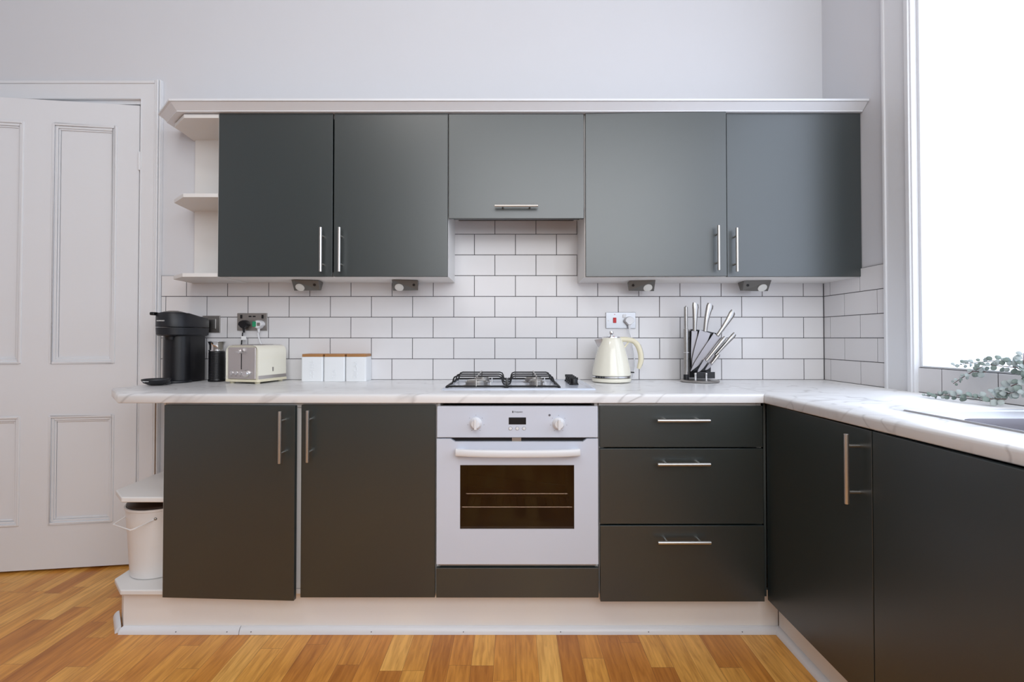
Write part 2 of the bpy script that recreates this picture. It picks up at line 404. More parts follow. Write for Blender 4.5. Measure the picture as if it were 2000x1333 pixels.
# ---- door 1 and its casing
XO = X(316, WY)
b = M()
ct = Z(160.5, WY)
b.prism([(DOX0-.1, 0), (DOX0-.1, ct), (XO, ct), (XO, 0), (DOX1, 0), (DOX1, DOZ), (DOX0, DOZ), (DOX0, 0)], WY-.016, WY, 'y')
b.box(XO-.032, XO-.024, WY-.022, WY-.010, 0, ct); b.box(XO-.020, XO-.011, WY-.028, WY-.010, 0, ct); b.box(XO-.008, XO-.001, WY-.024, WY-.010, 0, ct)
b.box(DOX0-.1, XO-.034, WY-.022, WY-.010, ct-.016, ct-.002)
b.box(DOX1+.001, DOX1+.007, WY-.020, WY-.010, 0, DOZ+.006); b.box(DOX0+.01, DOX1, WY-.020, WY-.010, DOZ+.001, DOZ+.007)
struct(b.build('trim_4', trim_m, bevel=.004), 'moulded white casing around the ajar door')
b = M(); b.box(DOX1, DOX1+.02, WY, WY+.14, 0, DOZ); b.box(DOX0-.02, DOX0, WY, WY+.14, 0, DOZ); b.box(DOX0, DOX1, WY, WY+.14, DOZ-.0, DOZ+.02); b.box(DOX0, DOX1, WY-.004, WY+.02, DOZ-.017, DOZ); b.box(DOX1-.010, DOX1, WY-.004, WY+.02, 0, DOZ); b.box(DOX1-.012, DOX1, WY+.034, WY+.06, 0, DOZ-.035)
struct(b.build('trim_5', trim_m), 'white lining of the doorway')
# worn timber showing on the casing low down
b = M(); b.box(XO-.0105, XO-.0085, WY-.0265, WY-.016, .45, .90); b.box(XO-.0235, XO-.0205, WY-.0215, WY-.016, .52, .90)
w_ = b.build('worn_edge', rust_m, bpy.data.objects['trim_4'])

DH = Vector((X(268, 2.405), 2.405, 0)); DA = R(8.1)
def du(px):      # distance along the door from its hinge for a picture column
    k = (px-CX)/F; return (k*DH.y-DH.x)/(-math.cos(DA)+k*math.sin(DA))
def door_leaf():
    W_ = .83; z0 = .012; z1 = Z(206.5, 2.405); T = .040
    mo = M(); st = M()      # built in door space: u to the left (-x), face towards -y
    pr, pl = du(225), du(97); ql = du(42)
    rows = [(H+Z(242, 2.36)-H, Z(710, 2.37)), (Z(812, 2.37), Z(1022, 2.375))]
    cols = [(pr, pl), (ql, ql+(pl-pr))]
    # stiles, rails
    xs = [0, pr, pl, ql, ql+(pl-pr), W_]
    for a, c in ((0, pr), (pl, ql), (ql+(pl-pr), W_)): st.box(-a, -c, 0, T, z0, z1)
    zt, zm1, zm2, zb = rows[0][0], rows[0][1], rows[1][0], rows[1][1]
    for a, c in cols:
        st.box(-a, -c, 0, T, zt, z1); st.box(-a, -c, 0, T, zm2, zm1); st.box(-a, -c, 0, T, z0, zb)
        for (u0, u1) in ((zb, zm2), (zm1, zt)):
            st.box(-a, -c, .012, T-.012, u0, u1)
            # moulding round the panel, stepped
            for (ins, d0, d1, wd) in ((0, -.004, .012, .010), (.010, .002, .012, .012), (.022, .007, .012, .008)):
                A, B_, z_0, z_1 = a+ins, c-ins, u0+ins, u1-ins
                mo.box(-A, -(A+wd), d0, d1, z_0, z_1); mo.box(-B_, -(B_-wd), d0, d1, z_0, z_1)
                mo.box(-A-wd, -B_+wd, d0, d1, z_0, z_0+wd); mo.box(-A-wd, -B_+wd, d0, d1, z_1-wd, z_1)
    o = st.build('door_1', gloss_white, wc=False, loc=DH, rotz=DA)
    mo.build('panel_moulding', gloss_white, o, wc=False, bevel=.003)
    struct(o, 'white four-panel door standing slightly ajar at the left')
    h = M()
    for zc in (1.98, .25): h.cyl((.004, -.006, zc-.045), (.004, -.006, zc+.045), .005, seg=10)
    hb = h.build('hinge', trim_m, o, wc=False)
door_leaf()

# ================================================================ FITTED UNITS
def handle_v(parent, c, z0, z1, y_face, wc=True, r=.006, off=.032, xoff=0):
    b = M(); yb = y_face-off
    b.cyl((c, yb, z0), (c, yb, z1), r)
    for z in (z0+.035, z1-.035): b.cyl((c, yb, z), (c, y_face+.002, z), r*.7, seg=14)
    return b.build('handle', steel_m, parent, bevel=.0008, seg=1, wc=wc)
def handle_h(parent, x0, x1, z, y_face, wc=True, r=.006, off=.032):
    b = M(); yb = y_face-off
    b.cyl((x0, yb, z), (x1, yb, z), r)
    for x in (x0+.035, x1-.035): b.cyl((x, yb, z), (x, y_face+.002, z), r*.7, seg=14)
    return b.build('handle', steel_m, parent, bevel=.0008, seg=1, wc=wc)
def carcass(x0, x1, y0, y1, z0, z1, parent, m=carc_m, t=.018):
    b = M(); b.box(x0, x0+t, y0, y1, z0, z1); b.box(x1-t, x1, y0, y1, z0, z1)
    b.box(x0+t, x1-t, y0, y1, z0, z0+t); b.box(x0+t, x1-t, y0, y1, z1-t, z1); b.box(x0+t, x1-t, y1-.006, y1, z0+t, z1-t)
    return b.build('carcass', m, parent, bevel=.0008, seg=1)

UY = 2.152; UC = UY+.019          # face of the wall-unit doors, front of their carcasses
uz0, uz1 = H+.2705, H+.9915
def door_slab(name, parent, x0, x1, z0, z1, yf, t=.018, ajar=0, hinge='l', m=green_m):
    """door with its origin on the hinge; returns (object, function giving local coordinates)"""
    hx = x0 if hinge == 'l' else x1
    base = Vector((0, 0, 0)); base += parent.location
    b = M(); b.box(x0-hx, x1-hx, 0, t, z0-H, z1-H)
    o = b.build(name, m, parent, bevel=.0012, wc=False, loc=Vector((hx, yf, H))-base, rotz=ajar)
    return o, Vector((hx, yf, H))

# left wall cupboard
r = thing('wall_cupboard', 'two-door graphite wall cupboard above the toaster and white canisters', 'cupboard', (X(649, UY), WY, uz0))
carcass(X(423, UY), X(874.5, UY), UC, WY, uz0+.002, uz1, r)
for (a, c, hp) in ((424.5, 648, 625), (651, 874, 661.5)):
    d, o0 = door_slab('door', r, X(a, UY), X(c, UY), uz0, uz1, UY, hinge='l' if a < 500 else 'r')
    yb = -.032; x_ = X(hp, UY-.032)-o0.x
    handle_v(d, x_, Z(531, UY-.032)-H, Z(444, UY-.032)-H, 0, wc=False)
# right wall cupboard
r = thing('wall_cupboard', 'two-door graphite wall cupboard above the kettle and knife block', 'cupboard', (X(1419, UY), WY, uz0))
carcass(X(1143, UY), WX-.004, UC, WY-.0005, uz0-.001, uz1, r)
d, o0 = door_slab('door', r, X(1144.5, UY), X(1417.5, UY)+.0, uz0, uz1-.0, UY, ajar=-R(1.6), hinge='l')
handle_v(d, X(1406, UY-.05)-o0.x, Z(528, UY-.05)-H, Z(440, UY-.05)-H, 0, wc=False)
d, o0 = door_slab('door', r, X(1421.5, UY), WX-.003, uz0, uz1, UY, hinge='r')
handle_v(d, X(1441, UY-.032)-o0.x, Z(531, UY-.032)-H, Z(445, UY-.032)-H, 0, wc=False)
# extractor cupboard
r = thing('extractor_cupboard', 'graphite lift-up flap hiding the extractor above the gas hob', 'extractor cupboard', (X(1009, UY), WY, H+.53))
b = M(); x0, x1 = X(875.5, UY), X(1142.5, UY)
b.box(x0, x0+.016, UC, WY-.008, H+.579, uz1); b.box(x1-.016, x1, UC, WY-.008, H+.579, uz1); b.box(x0, x1, UC, WY-.008, uz1-.018, uz1)
b.build('carcass', carc_m, r)
b = M(); b.box(x0+.017, x1-.017, UC+.012, WY-.009, H+.577, H+.63); b.box(x0+.02, x1-.02, UC-.001, UC+.012, H+.5265, H+.60); b.build('extractor', black_m, r, bevel=.002)
d, o0 = door_slab('door', r, x0+.001, x1-.004, Z(427, UY), Z(223.5, UY), UY-.002)
handle_h(d, X(966, UY-.034)-o0.x, X(1051, UY-.034)-o0.x, Z(402, UY-.034)-H, 0, wc=False)

# cornice along the top of the wall units
def offset_path(front_y, chx, chy, chx2, back_y, xr): return [(xr, front_y), (chx, front_y), (chx2, chy), (chx2-.01, back_y)]
b = M()
top = Z(193, 2.10)
cb_ = uz1+.0015
rings = []
sec = [((WX-.002), 'f'), (0, 'c1'), (0, 'c2'), (0, 'b')]
lo_in = [(WX-.002, 2.19), (-1.455, 2.19), (-1.535, 2.268), (-1.55, WY)]
lo = [(WX-.002, 2.1375), (-1.470, 2.1375), (-1.592, 2.249), (-1.595, WY)]
mid = [(WX-.002, 2.106), (-1.475, 2.106), (-1.613, 2.236), (-1.628, WY)]
hi = [(WX-.002, 2.098), (-1.478, 2.098), (-1.620, 2.232), (-1.636, WY)]
hi_in = [(WX-.002, 2.19), (-1.455, 2.19), (-1.535, 2.268), (-1.55, WY)]
for k in range(4):
    rings.append([(*lo_in[k], cb_), (*lo[k], cb_), (*lo[k], cb_+.003), (*mid[k], top-.010), (*hi[k], top-.009), (*hi[k], top-.001), (hi[k][0]+(.001 if k > 1 else 0), hi[k][1]+.001, top), (*hi_in[k], top)])
b.loft(rings)
cn = b.build('cornice', gloss_white, angle=20)
tag(cn, 'white cornice moulding running along the top of the wall cupboards', 'cornice')
# thin dust board on top of the cupboards
# open end shelves, upper
def shelf_poly(y0, xr, xf, xc, yc, xb): return [(xr, y0), (xr, WY-.0015), (xb, WY-.0015), (xc, yc), (xf, y0)]
UX = X(423, UY)-.001
r = thing('end_shelf_unit', 'white open corner shelves on the left end of the wall cupboards', 'shelves', (UX-.14, WY, uz0))
bp_ = M().box(X(377, WY-.02), UX-.0, WY-.018, WY-.002, uz0+.02, uz1-.004).build('back_panel', carc_m, r, bevel=.002)
for zt in (Z(222.5, UY), Z(377.5, UY), Z(533.5, UY)):
    poly = shelf_poly(UY+.003, UX, -1.450, -1.555, 2.25, -1.572)
    if zt > 2: poly[0], poly[1] = poly[0], poly[1]
    M().prism(poly, zt-.017, zt).build('shelf', carc_m, r, bevel=.0015)
M().box(UX-.0, UX+.0008, UY+.005, WY, uz0+.002, uz1).build('side_panel', carc_m, r)

# ---- base units
BY = 1.812; BC = BY+.019
bz1, bz0 = Z(791.5, BY), Z(1168, BY)
# double base cupboard
bx0, bx1 = X(321, BY), X(851.5, BY)
r = thing('base_cupboard', 'two-door graphite base cupboard left of the oven with one door ajar', 'cupboard', ((bx0+bx1)/2, WY-.3, 0.15))
carcass(bx0-.002, bx1, BC, WY-.06, bz0+.004, WTOP-.0365, r)
mx_ = X(586, BC); M().box(mx_-.018, mx_+.018, BC, BC+.10, bz0+.024, WTOP-.056).build('centre_post', carc_m, r, bevel=.001)
d, o0 = door_slab('door', r, bx0+.002, bx0+.002+.492, bz0, bz1, BY, ajar=-R(2.7), hinge='l')
handle_v(d, X(549.5, BY-.05)-o0.x, Z(906, BY-.052)-H, Z(804, BY-.052)-H, 0, wc=False)
d, o0 = door_slab('door', r, X(589.5, BY), X(850.5, BY), bz0, bz1, BY, hinge='r')
handle_v(d, X(601.5, BY-.032)-o0.x, Z(904, BY-.032)-H, Z(802.5, BY-.032)-H, 0, wc=False)
# oven housing with filler drawer front
r = thing('oven_housing', 'graphite filler panel and housing directly under the white oven', 'oven housing', (X(1010, BY), WY-.3, .15))
ox0, ox1 = X(852.5, BY), X(1168.5, BY)
b = M(); b.box(ox0-.0, ox0+.012, BC, WY-.06, bz0+.004, WTOP-.0365); b.box(ox1-.012, ox1, BC, WY-.06, bz0+.004, WTOP-.0365); b.box(ox0+.012, ox1-.012, BC, WY-.06, bz0+.004, bz0+.022)
b.box(ox0+.012, ox1-.012, BC, WY-.06, Z(1110, BY)-.016, Z(1110, BY)-.002)
b.build('carcass', carc_m, r)
M().box(ox0+.001, ox1-.001, BY, BY+.018, bz0-.0005, Z(1110.5, BY)).build('filler_panel', green_m, r, bevel=.0012)
# drawers
r = thing('drawer_unit', 'three-drawer graphite base unit right of the oven', 'drawer unit', (X(1330, BY), WY-.3, .15))
dx0, dx1 = X(1170.5, BY), X(1489, BY)
carcass(dx0, dx1+.002, BC, WY-.06, bz0+.004, WTOP-.0365, r)
for (ya, yb, hy, dy) in ((793.5, 874, 822.5, 0), (877, 1024, 908, .002), (1027.5, 1176, 1061, .006)):
    dd = M().box(dx0+.001, dx1-.001, BY-dy, BY+.018-dy, Z(yb, BY-dy), Z(ya, BY-dy)).build('drawer', green_m, r, bevel=.0012)
    handle_h(dd, X(1283.5, BY-.032-dy), X(1386.5, BY-.032-dy), Z(hy, BY-.032-dy), BY-dy)
# corner post
RX = .9335
cp = M(); cp.box(dx1+.003, RX-.001, BY+.004, BY+.02, bz0+.002, WTOP-.036); cp.box(dx1+.003, RX-.001, BY+.004, BY+.06, bz0+.002, WTOP-.036)
tag(cp.build('corner_post', green_edge, bevel=.001), 'narrow graphite corner post between the drawers and the sink-side doors', 'corner post')
# right-run units (doors face the room, towards -x)
def right_door(parent, ya, yb, z0, z1, xf):
    return M().box(xf, xf+.018, ya, yb, z0, z1).build('door', green_m, parent, bevel=.0012)
rz0 = H-.9575; rz1 = WTOP-.0385
r = thing('corner_base_cupboard', 'graphite base cupboard in the corner with tall bar handle beside the drawers', 'cupboard', (RX+.3, 1.55, .15))
b = M(); b.box(RX+.019, WX-.06, 1.278, 1.296, rz0+.004, WTOP-.0365); b.box(RX+.019, WX-.06, 1.296, BY, rz0+.004, rz0+.022); b.box(RX+.019, WX-.06, 1.79, BY+.01, rz0+.004, WTOP-.0365)
b.box(WX-.066, WX-.06, 1.296, 1.79, rz0+.022, WTOP-.0365)
b.build('carcass', carc_m, r)
d = right_door(r, 1.282, BY+.0, rz0, rz1, RX)
hy_ = 1.385
b = M(); hx = RX-.034
ha, hb = P(1651, 985, F*hx/(1651-CX)), P(1651, 848, F*hx/(1651-CX))
hY = ha.y
b.cyl((hx, hY, ha.z), (hx, hY, hb.z), .0065)
for z in (ha.z+.032, hb.z-.032): b.cyl((hx, hY, z), (RX+.002, hY, z), .0045, seg=14)
b.build('handle', steel_m, d, bevel=.0008, seg=1)
r = thing('sink_base_cupboard', 'wide plain graphite base cupboard under the sink at the right edge', 'cupboard', (RX+.3, .95, .15))
b = M(); b.box(RX+.019, WX-.06, .62, .638, rz0+.004, WTOP-.0365); b.box(RX+.019, WX-.06, 1.259, 1.277, rz0+.004, WTOP-.0365); b.box(RX+.019, WX-.06, .638, 1.259, rz0+.004, rz0+.022)
b.box(WX-.066, WX-.06, .638, 1.259, rz0+.022, WTOP-.0365)
b.build('carcass', carc_m, r)
right_door(r, .64, 1.279, rz0, rz1, RX)
r = thing('end_base_cupboard', 'graphite base cupboard nearest the camera on the window side', 'cupboard', (RX+.3, .33, .15))
carcass(RX+.019, WX-.06, .03, .617, rz0+.004, WTOP-.0365, r); right_door(r, .03, .636, rz0, rz1, RX)

# lower open end shelves
LX = bx0-.0025
r = thing('end_shelf_unit', 'white open corner shelves at floor level holding the bin', 'shelves', (LX-.13, WY-.2, 0.0))
def lpoly(yb=WY-.045): return [(LX, BC-.003), (LX, yb), (-1.560, yb), (-1.540, 1.915), (-1.449, BC-.003)]
for zt in (Z(971.5, BC), Z(1152.5, BC)):
    M().prism(lpoly(), zt-.020, zt).build('shelf', carc_m, r, bevel=.005, seg=3)
DECK = Z(1152.5, BC)
M().box(-1.545, LX, WY-.06, WY-.045, DECK, WTOP-.04).build('back_panel', carc_m, r, bevel=.001)
M().box(LX-.008, LX-.0, BC-.002, WY-.06, DECK, WTOP-.036).build('side_panel', carc_m, r, bevel=.001)

# plinths and beads
PY = 1.872; PX = 1.004
pz = min(bz0, DECK-.02)-.0
b = M(); b.prism([(PX, PY), (PX, PY+.016), (-1.464, PY+.016), (-1.55, 1.985), (-1.56, WY-.05), (-1.575, WY-.05), (-1.562, 1.98), (-1.470, PY)], .001, DECK-.0205)
tag(b.build('plinth', plinth_m, bevel=.001), 'long white plinth board under the oven-side units', 'plinth')
b = M().box(PX, PX+.016, .05, PY-.003, .001, rz0+.003)
tag(b.build('plinth', plinth_m, bevel=.001), 'white plinth board under the sink-side graphite doors', 'plinth')
def bead(name, p0, p1, n, label, r=.019, cut0=0, cut1=0):
    """quadrant bead from p0 to p1 on the floor, n = direction into the room"""
    prof = [(0, 0), (r*1.0, 0)]+[(r*math.cos(R(a)), r*1.25*math.sin(R(a))) for a in (20, 40, 60, 75)]+[(0, r*1.25)]
    n = Vector(n).normalized(); t = (Vector(p1)-Vector(p0)).normalized(); rings = []
    for p, c in ((Vector(p0), cut0), (Vector(p1), cut1)):
        rings.append([(p.x+n.x*a+t.x*a*c, p.y+n.y*a+t.y*a*c, .0005+z) for a, z in prof])
    o = M().loft(rings).build(name, gloss_white, angle=30)
    return tag(o, label, 'floor trim')
sx = X(471, PY-.018)
y_ = PY-.0005
bead('quadrant_bead', (-1.466, y_), (sx-.0015, y_), (0, -1), 'short white quadrant bead at the left end of the oven-side plinth', cut0=-.5)
bead('quadrant_bead', (sx+.0015, y_), (PX-.0005, y_), (0, -1), 'long white quadrant bead along the oven-side plinth', cut1=-1)
bead('quadrant_bead', (PX-.0005, y_), (PX-.0005, .06), (-1, 0), 'white quadrant bead along the foot of the sink-side plinth', cut0=1)
bead('quadrant_bead', (-1.568, 1.975), (-1.478, y_), (-.72, -.69), 'mitred white bead piece on the chamfered plinth corner', cut0=0)

for q in bpy.data.objects:
    if q.name.startswith('quadrant_bead') and 'oven-side' in q['label']:
        for px in ((343, 443) if 'short' in q['label'] else (490, 725, 905, 1095, 1267, 1450)):
            c = P(px, 1233, PY-.0195); M().cyl((c.x, PY-.0197, .011), (c.x, PY-.0175, .011), .0018, seg=8).build('nail', print_m, q)

# ---- worktops
WT = .034; WF = 1.797
def worktop(name, label, poly, edges_bevel, extra=None):
    b = M(); b.prism(poly, WTOP-WT, WTOP)
    bm = b.bm; bm.edges.ensure_lookup_table()
    sel = []
    for e in bm.edges:
        a, c = e.verts
        if abs(a.co.z-WTOP) < 1e-5 and abs(c.co.z-WTOP) < 1e-5:
            if edges_bevel(a.co, c.co): sel.append(e)
    bmesh.ops.bevel(bm, geom=sel, offset=.011, segments=5, profile=.5, affect='EDGES')
    sel = [e for e in bm.edges if all(abs(v.co.z-(WTOP-WT)) < 1e-5 for v in e.verts) and edges_bevel(e.verts[0].co, e.verts[1].co)]
    bmesh.ops.bevel(bm, geom=sel, offset=.003, segments=2, profile=.5, affect='EDGES')
    return tag(b.build(name, marble_m, angle=50), label, 'worktop')
RW = .9155
mit = (RW+.022, WF+.022)
main = [(RW, WF), mit, (mit[0], WY-.0085), (-1.592, WY-.0085), (-1.612, 2.12), (-1.633, 2.005), (-1.441, WF)]
worktop('worktop', 'long white marble-effect worktop carrying the hob', main, lambda a, c: (a.y < 2.2 and c.y < 2.2 and not (a.x > .9 and c.x > .9)))
# right worktop with a hole for the sink: built as a frame of strips sharing one mesh
e_near = RW+(WF-.0)*.0485
SKx0, SKx1, SKy0, SKy1 = 1.092, 1.500, .42, 1.385
right = [(RW+.0024, WF), (RW+(WF-.05)*.030, .05), (WX-.0085, .05), (WX-.0085, WY-.0085), (mit[0]+.0022, WY-.0085), (mit[0]+.0022, mit[1])]
wr = worktop('worktop', 'white marble-effect worktop holding the sink under the window', right, lambda a, c: (a.x < 1.0 and c.x < 1.0 and a.y < 1.80 and c.y < 1.80))
cut = M().box(SKx0+.012, SKx1-.012, SKy0+.012, SKy1-.012, WTOP-.1, WTOP+.1).build('cut', marble_m)
md = wr.modifiers.new('hole', 'BOOLEAN'); md.operation = 'DIFFERENCE'; md.object = cut; md.solver = 'EXACT'
bpy.context.view_layer.update()
me = bpy.data.meshes.new_from_object(wr.evaluated_get(bpy.context.evaluated_depsgraph_get())); wr.modifiers.clear(); wr.data = me
bpy.data.objects.remove(cut)

# ---- sink
def sink():
    r = thing('kitchen_sink', 'inset stainless steel sink and drainer in the worktop at the right', 'sink', ((SKx0+SKx1)/2, (SKy0+SKy1)/2, WTOP))
    b = M(); z = WTOP+.0005
    def rr(x0, x1, y0, y1, rad, z, n=6):
        pts = []
        for cx, cy, a0 in ((x1-rad, y1-rad, 0), (x0+rad, y1-rad, 90), (x0+rad, y0+rad, 180), (x1-rad, y0+rad, 270)):
            for i in range(n+1):
                a = R(a0+90*i/n); pts.append((cx+rad*math.cos(a), cy+rad*math.sin(a), z))
        return pts
    bx = (SKx0+.034, SKx1-.045, .86, 1.262)
    rings = [rr(SKx0, SKx1, SKy0, SKy1, .012, z), rr(SKx0+.002, SKx1-.002, SKy0+.002, SKy1-.002, .012, z+.004), rr(SKx0+.010, SKx1-.010, SKy0+.010, SKy1-.010, .012, z+.003),
             rr(SKx0+.014, SKx1-.014, SKy0+.014, SKy1-.014, .014, z-.001), rr(SKx0+.020, SKx1-.030, .80, 1.285, .05, z-.001),
             rr(*bx, .055, z-.003), rr(bx[0]+.006, bx[1]-.006, bx[2]+.006, bx[3]-.006, .05, z-.02), rr(bx[0]+.014, bx[1]-.014, bx[2]+.014, bx[3]-.014, .05, z-.14), rr(bx[0]+.04, bx[1]-.04, bx[2]+.04, bx[3]-.04, .03, z-.155)]
    b.loft(rings[:6], cap=False); b.build('rim', steelsink_m, r, angle=40); b = M(); b.loft(rings[5:], cap=False)
    last = rings[-1]; b._new(last, [tuple(range(len(last)))])
    b.build('basin', shaded_basin_m, r, angle=40)
    M().lathe([(.0, 0), (.04, 0), (.043, .003), (.03, .004), (0, .002)], ((bx[0]+bx[1])/2, (bx[2]+bx[3])/2, z-.1545)).build('drain', chrome_m, r)
    b = M()
    for i in range(7): b.box(SKx0+.05+i*.045, SKx0+.058+i*.045, .47, .78, z-.0005, z+.0025)
    b.build('drainer_ribs', steelsink_m, r, bevel=.001)
shaded_basin_m = mat('shaded_basin_steel', (.26, .25, .28), .45, metal=.7)  # darker than the rim steel: shade of the bowl put into the colour
steelsink_m = mat('sink_steel', (.72, .72, .75), .48, metal=1, bump=(90, .12, .0003, (.05, 1, 1)))
sink()

# ================================================================ OVEN
def oven():
    r = thing('built_in_oven', 'white built-in electric oven with dark glass under the hob', 'oven', (X(1010, BY), BY+.3, Z(1108, BY)))
    yf = BY-.004
    x0, x1 = X(853.5, yf), X(1167.5, yf)
    zt = Z(794, yf); zp = Z(855.5, yf); zd = Z(857.5, yf); zb = Z(1103, yf)
    # body with cavity
    cx0, cx1 = X(893, yf), X(1127, yf); cz0, cz1 = Z(1045, yf), Z(900, yf); cy1 = BY+.42
    b = M(); y0 = BY+.03
    b.box(x0+.012, cx0, y0, cy1, zb-.006, zt-.004); b.box(cx1, x1-.012, y0, cy1, zb-.006, zt-.004)
    b.box(cx0, cx1, y0, cy1, zb-.006, cz0); b.box(cx0, cx1, y0, cy1, cz1, zt-.004); b.box(cx0, cx1, cy1, cy1+.01, zb-.006, zt-.004)
    b.build('cavity', oven_in, r)
    b = M(); b.box(x0+.006, x1-.006, BY+.012, BY+.029, zb-.012, zb+.004); b.build('lower_vent', satin_m, r, bevel=.001)
    p = M().box(x0, x1, yf, yf+.03, zp, zt).build('control_panel', enamel_m, r, bevel=.003, seg=3)
    for (kx, ky) in ((929, 828.5), (1091.7, 829)):
        c = P(kx, ky, yf-.012); rt = Matrix.Rotation(R(90), 3, 'X')
        M().lathe([(.0225, 0), (.0225, .003), (.0200, .006), (.0165, .020), (.0150, .024), (0, .025)], (c.x, yf, c.z), 32, rot=rt).box(c.x-.0045, c.x+.0045, yf-.034, yf-.016, c.z-.0185, c.z+.0185).build('knob', whitepl_m, p, bevel=.001)
        for a in range(-60, 241, 50):
            q = R(a); mxx, mzz = c.x+math.cos(q)*.030, c.z+math.sin(q)*.030
            M().box(mxx-.0015, mxx+.0015, yf-.0004, yf+.001, mzz-.0006, mzz+.0006).build('dial_mark', print_m, p)
    a = P(993.6, 829.6, yf); c = P(1027.4, 815.9, yf)
    M().box(a.x, c.x, yf-.0006, yf+.002, a.z, c.z).build('display', black_m, p)
    for bx_ in (996.9, 1010.3, 1023.5):
        q = P(bx_, 837.5, yf); M().lathe([(.0060, 0), (.0058, .0015), (.005, .0022), (0, .0022)], (q.x, yf, q.z), 20, rot=Matrix.Rotation(R(90), 3, 'X')).build('button', whitepl_m, p)
        tt = M().tube([(q.x+math.cos(R(k*20))*.0066, yf-.0003, q.z+math.sin(R(k*20))*.0066) for k in range(18)], .0004, 5, closed=True).build('button_ring', print_m, p)
    q = P(1073.4, 811.4, yf); M().lathe([(.0042, 0), (.004, .001), (0, .0014)], (q.x, yf, q.z), 16, rot=Matrix.Rotation(R(90), 3, 'X')).build('indicator', print_m, p)
    q = P(1012.5, 805, yf); base = r.location
    writing('lettering', 'Hotpoint', .0085, print_m, p, Vector((q.x, yf-.0004, q.z))-base, (R(90), 0, 0))
    q = P(1001.5, 805, yf); M().box(q.x-.0025, q.x+.0025, yf-.0005, yf+.001, q.z-.0035, q.z+.0035).build('emblem', print_m, p)
    # door as a frame round the glass, with the slot cut into the top
    gx0, gx1, gz0, gz1 = X(899, yf), X(1121, yf), Z(1034, yf), Z(909, yf)
    sa, sb, sc, sd = X(880, yf), X(889, yf), X(1138, yf), X(1146, yf); zs = Z(863.5, yf)
    b = M(); T = .026
    b.box(x0, gx0, yf, yf+T, zb, zs-.02); b.box(gx1, x1, yf, yf+T, zb, zs-.02); b.box(gx0, gx1, yf, yf+T, zb, gz0); b.box(gx0, gx1, yf, yf+T, gz1, zs-.02)
    b.prism([(x0, zs-.02), (x1, zs-.02), (x1, zd), (sd, zd), (sc, zs), (sb, zs), (sa, zd), (x0, zd)], yf, yf+T, 'y')
    dr = b.build('door', enamel_m, r, angle=30)
    M().box(gx0-.001, gx1+.001, yf+.0015, yf+.0045, gz0-.001, gz1+.001).build('glass', oglass_m, dr)
    b = M().box(x0+.03, x1-.03, yf+.016, yf+.03, zs-.002, zp); b.build('vent_slot', black_m, r)
    q = P(1009, 860, yf); M().box(q.x-.017, q.x+.017, yf+.006, yf+.016, zs-.001, zp-.001).build('latch', satin_m, r)
    # bowed handle
    hx0, hx1 = X(889.5, yf-.03), X(1133.5, yf-.03); hz = Z(886, yf-.035)
    rings = []; n = 24
    for i in range(n+1):
        t = i/n; x = hx0+(hx1-hx0)*t; e = abs(2*t-1); bow = .040-.014*e**4; hh = .0125
        dz = -.002*(1-e*e)
        rings.append([(x, yf-bow, hz-hh+dz), (x, yf-bow-.003, hz-hh*.6+dz), (x, yf-bow-.003, hz+hh*.6+dz), (x, yf-bow, hz+hh+dz), (x, yf-bow+.013, hz+hh+dz), (x, yf-bow+.013, hz-hh+dz)])
    b = M().loft(rings)
    for x in (hx0+.006, hx1-.030): b.box(x, x+.024, yf-.020, yf+.001, hz-.008, hz+.008)
    b.build('handle', whitepl_m, dr, bevel=.0015)
    # racks
    for (ry, a_, c_, dpt) in ((965, 911, 1108, .10), (991, 903, 1117, .035)):
        yr = BY+dpt; xa, xb_ = X(a_, yr), X(c_, yr); z = Z(ry, yr); b = M()
        b.cyl((xa, yr, z), (xb_, yr, z), .0027, seg=8); b.cyl((xa, yr+.27, z), (xb_, yr+.11, z), .0015, seg=8)
        for i in range(15):
            x = xa+(xb_-xa)*(i+.5)/15; b.cyl((x, yr-.002, z+.003), (x, yr+.11, z+.003), .0012, seg=6)
        b.build('oven_rack', chrome_m, r)
oven()

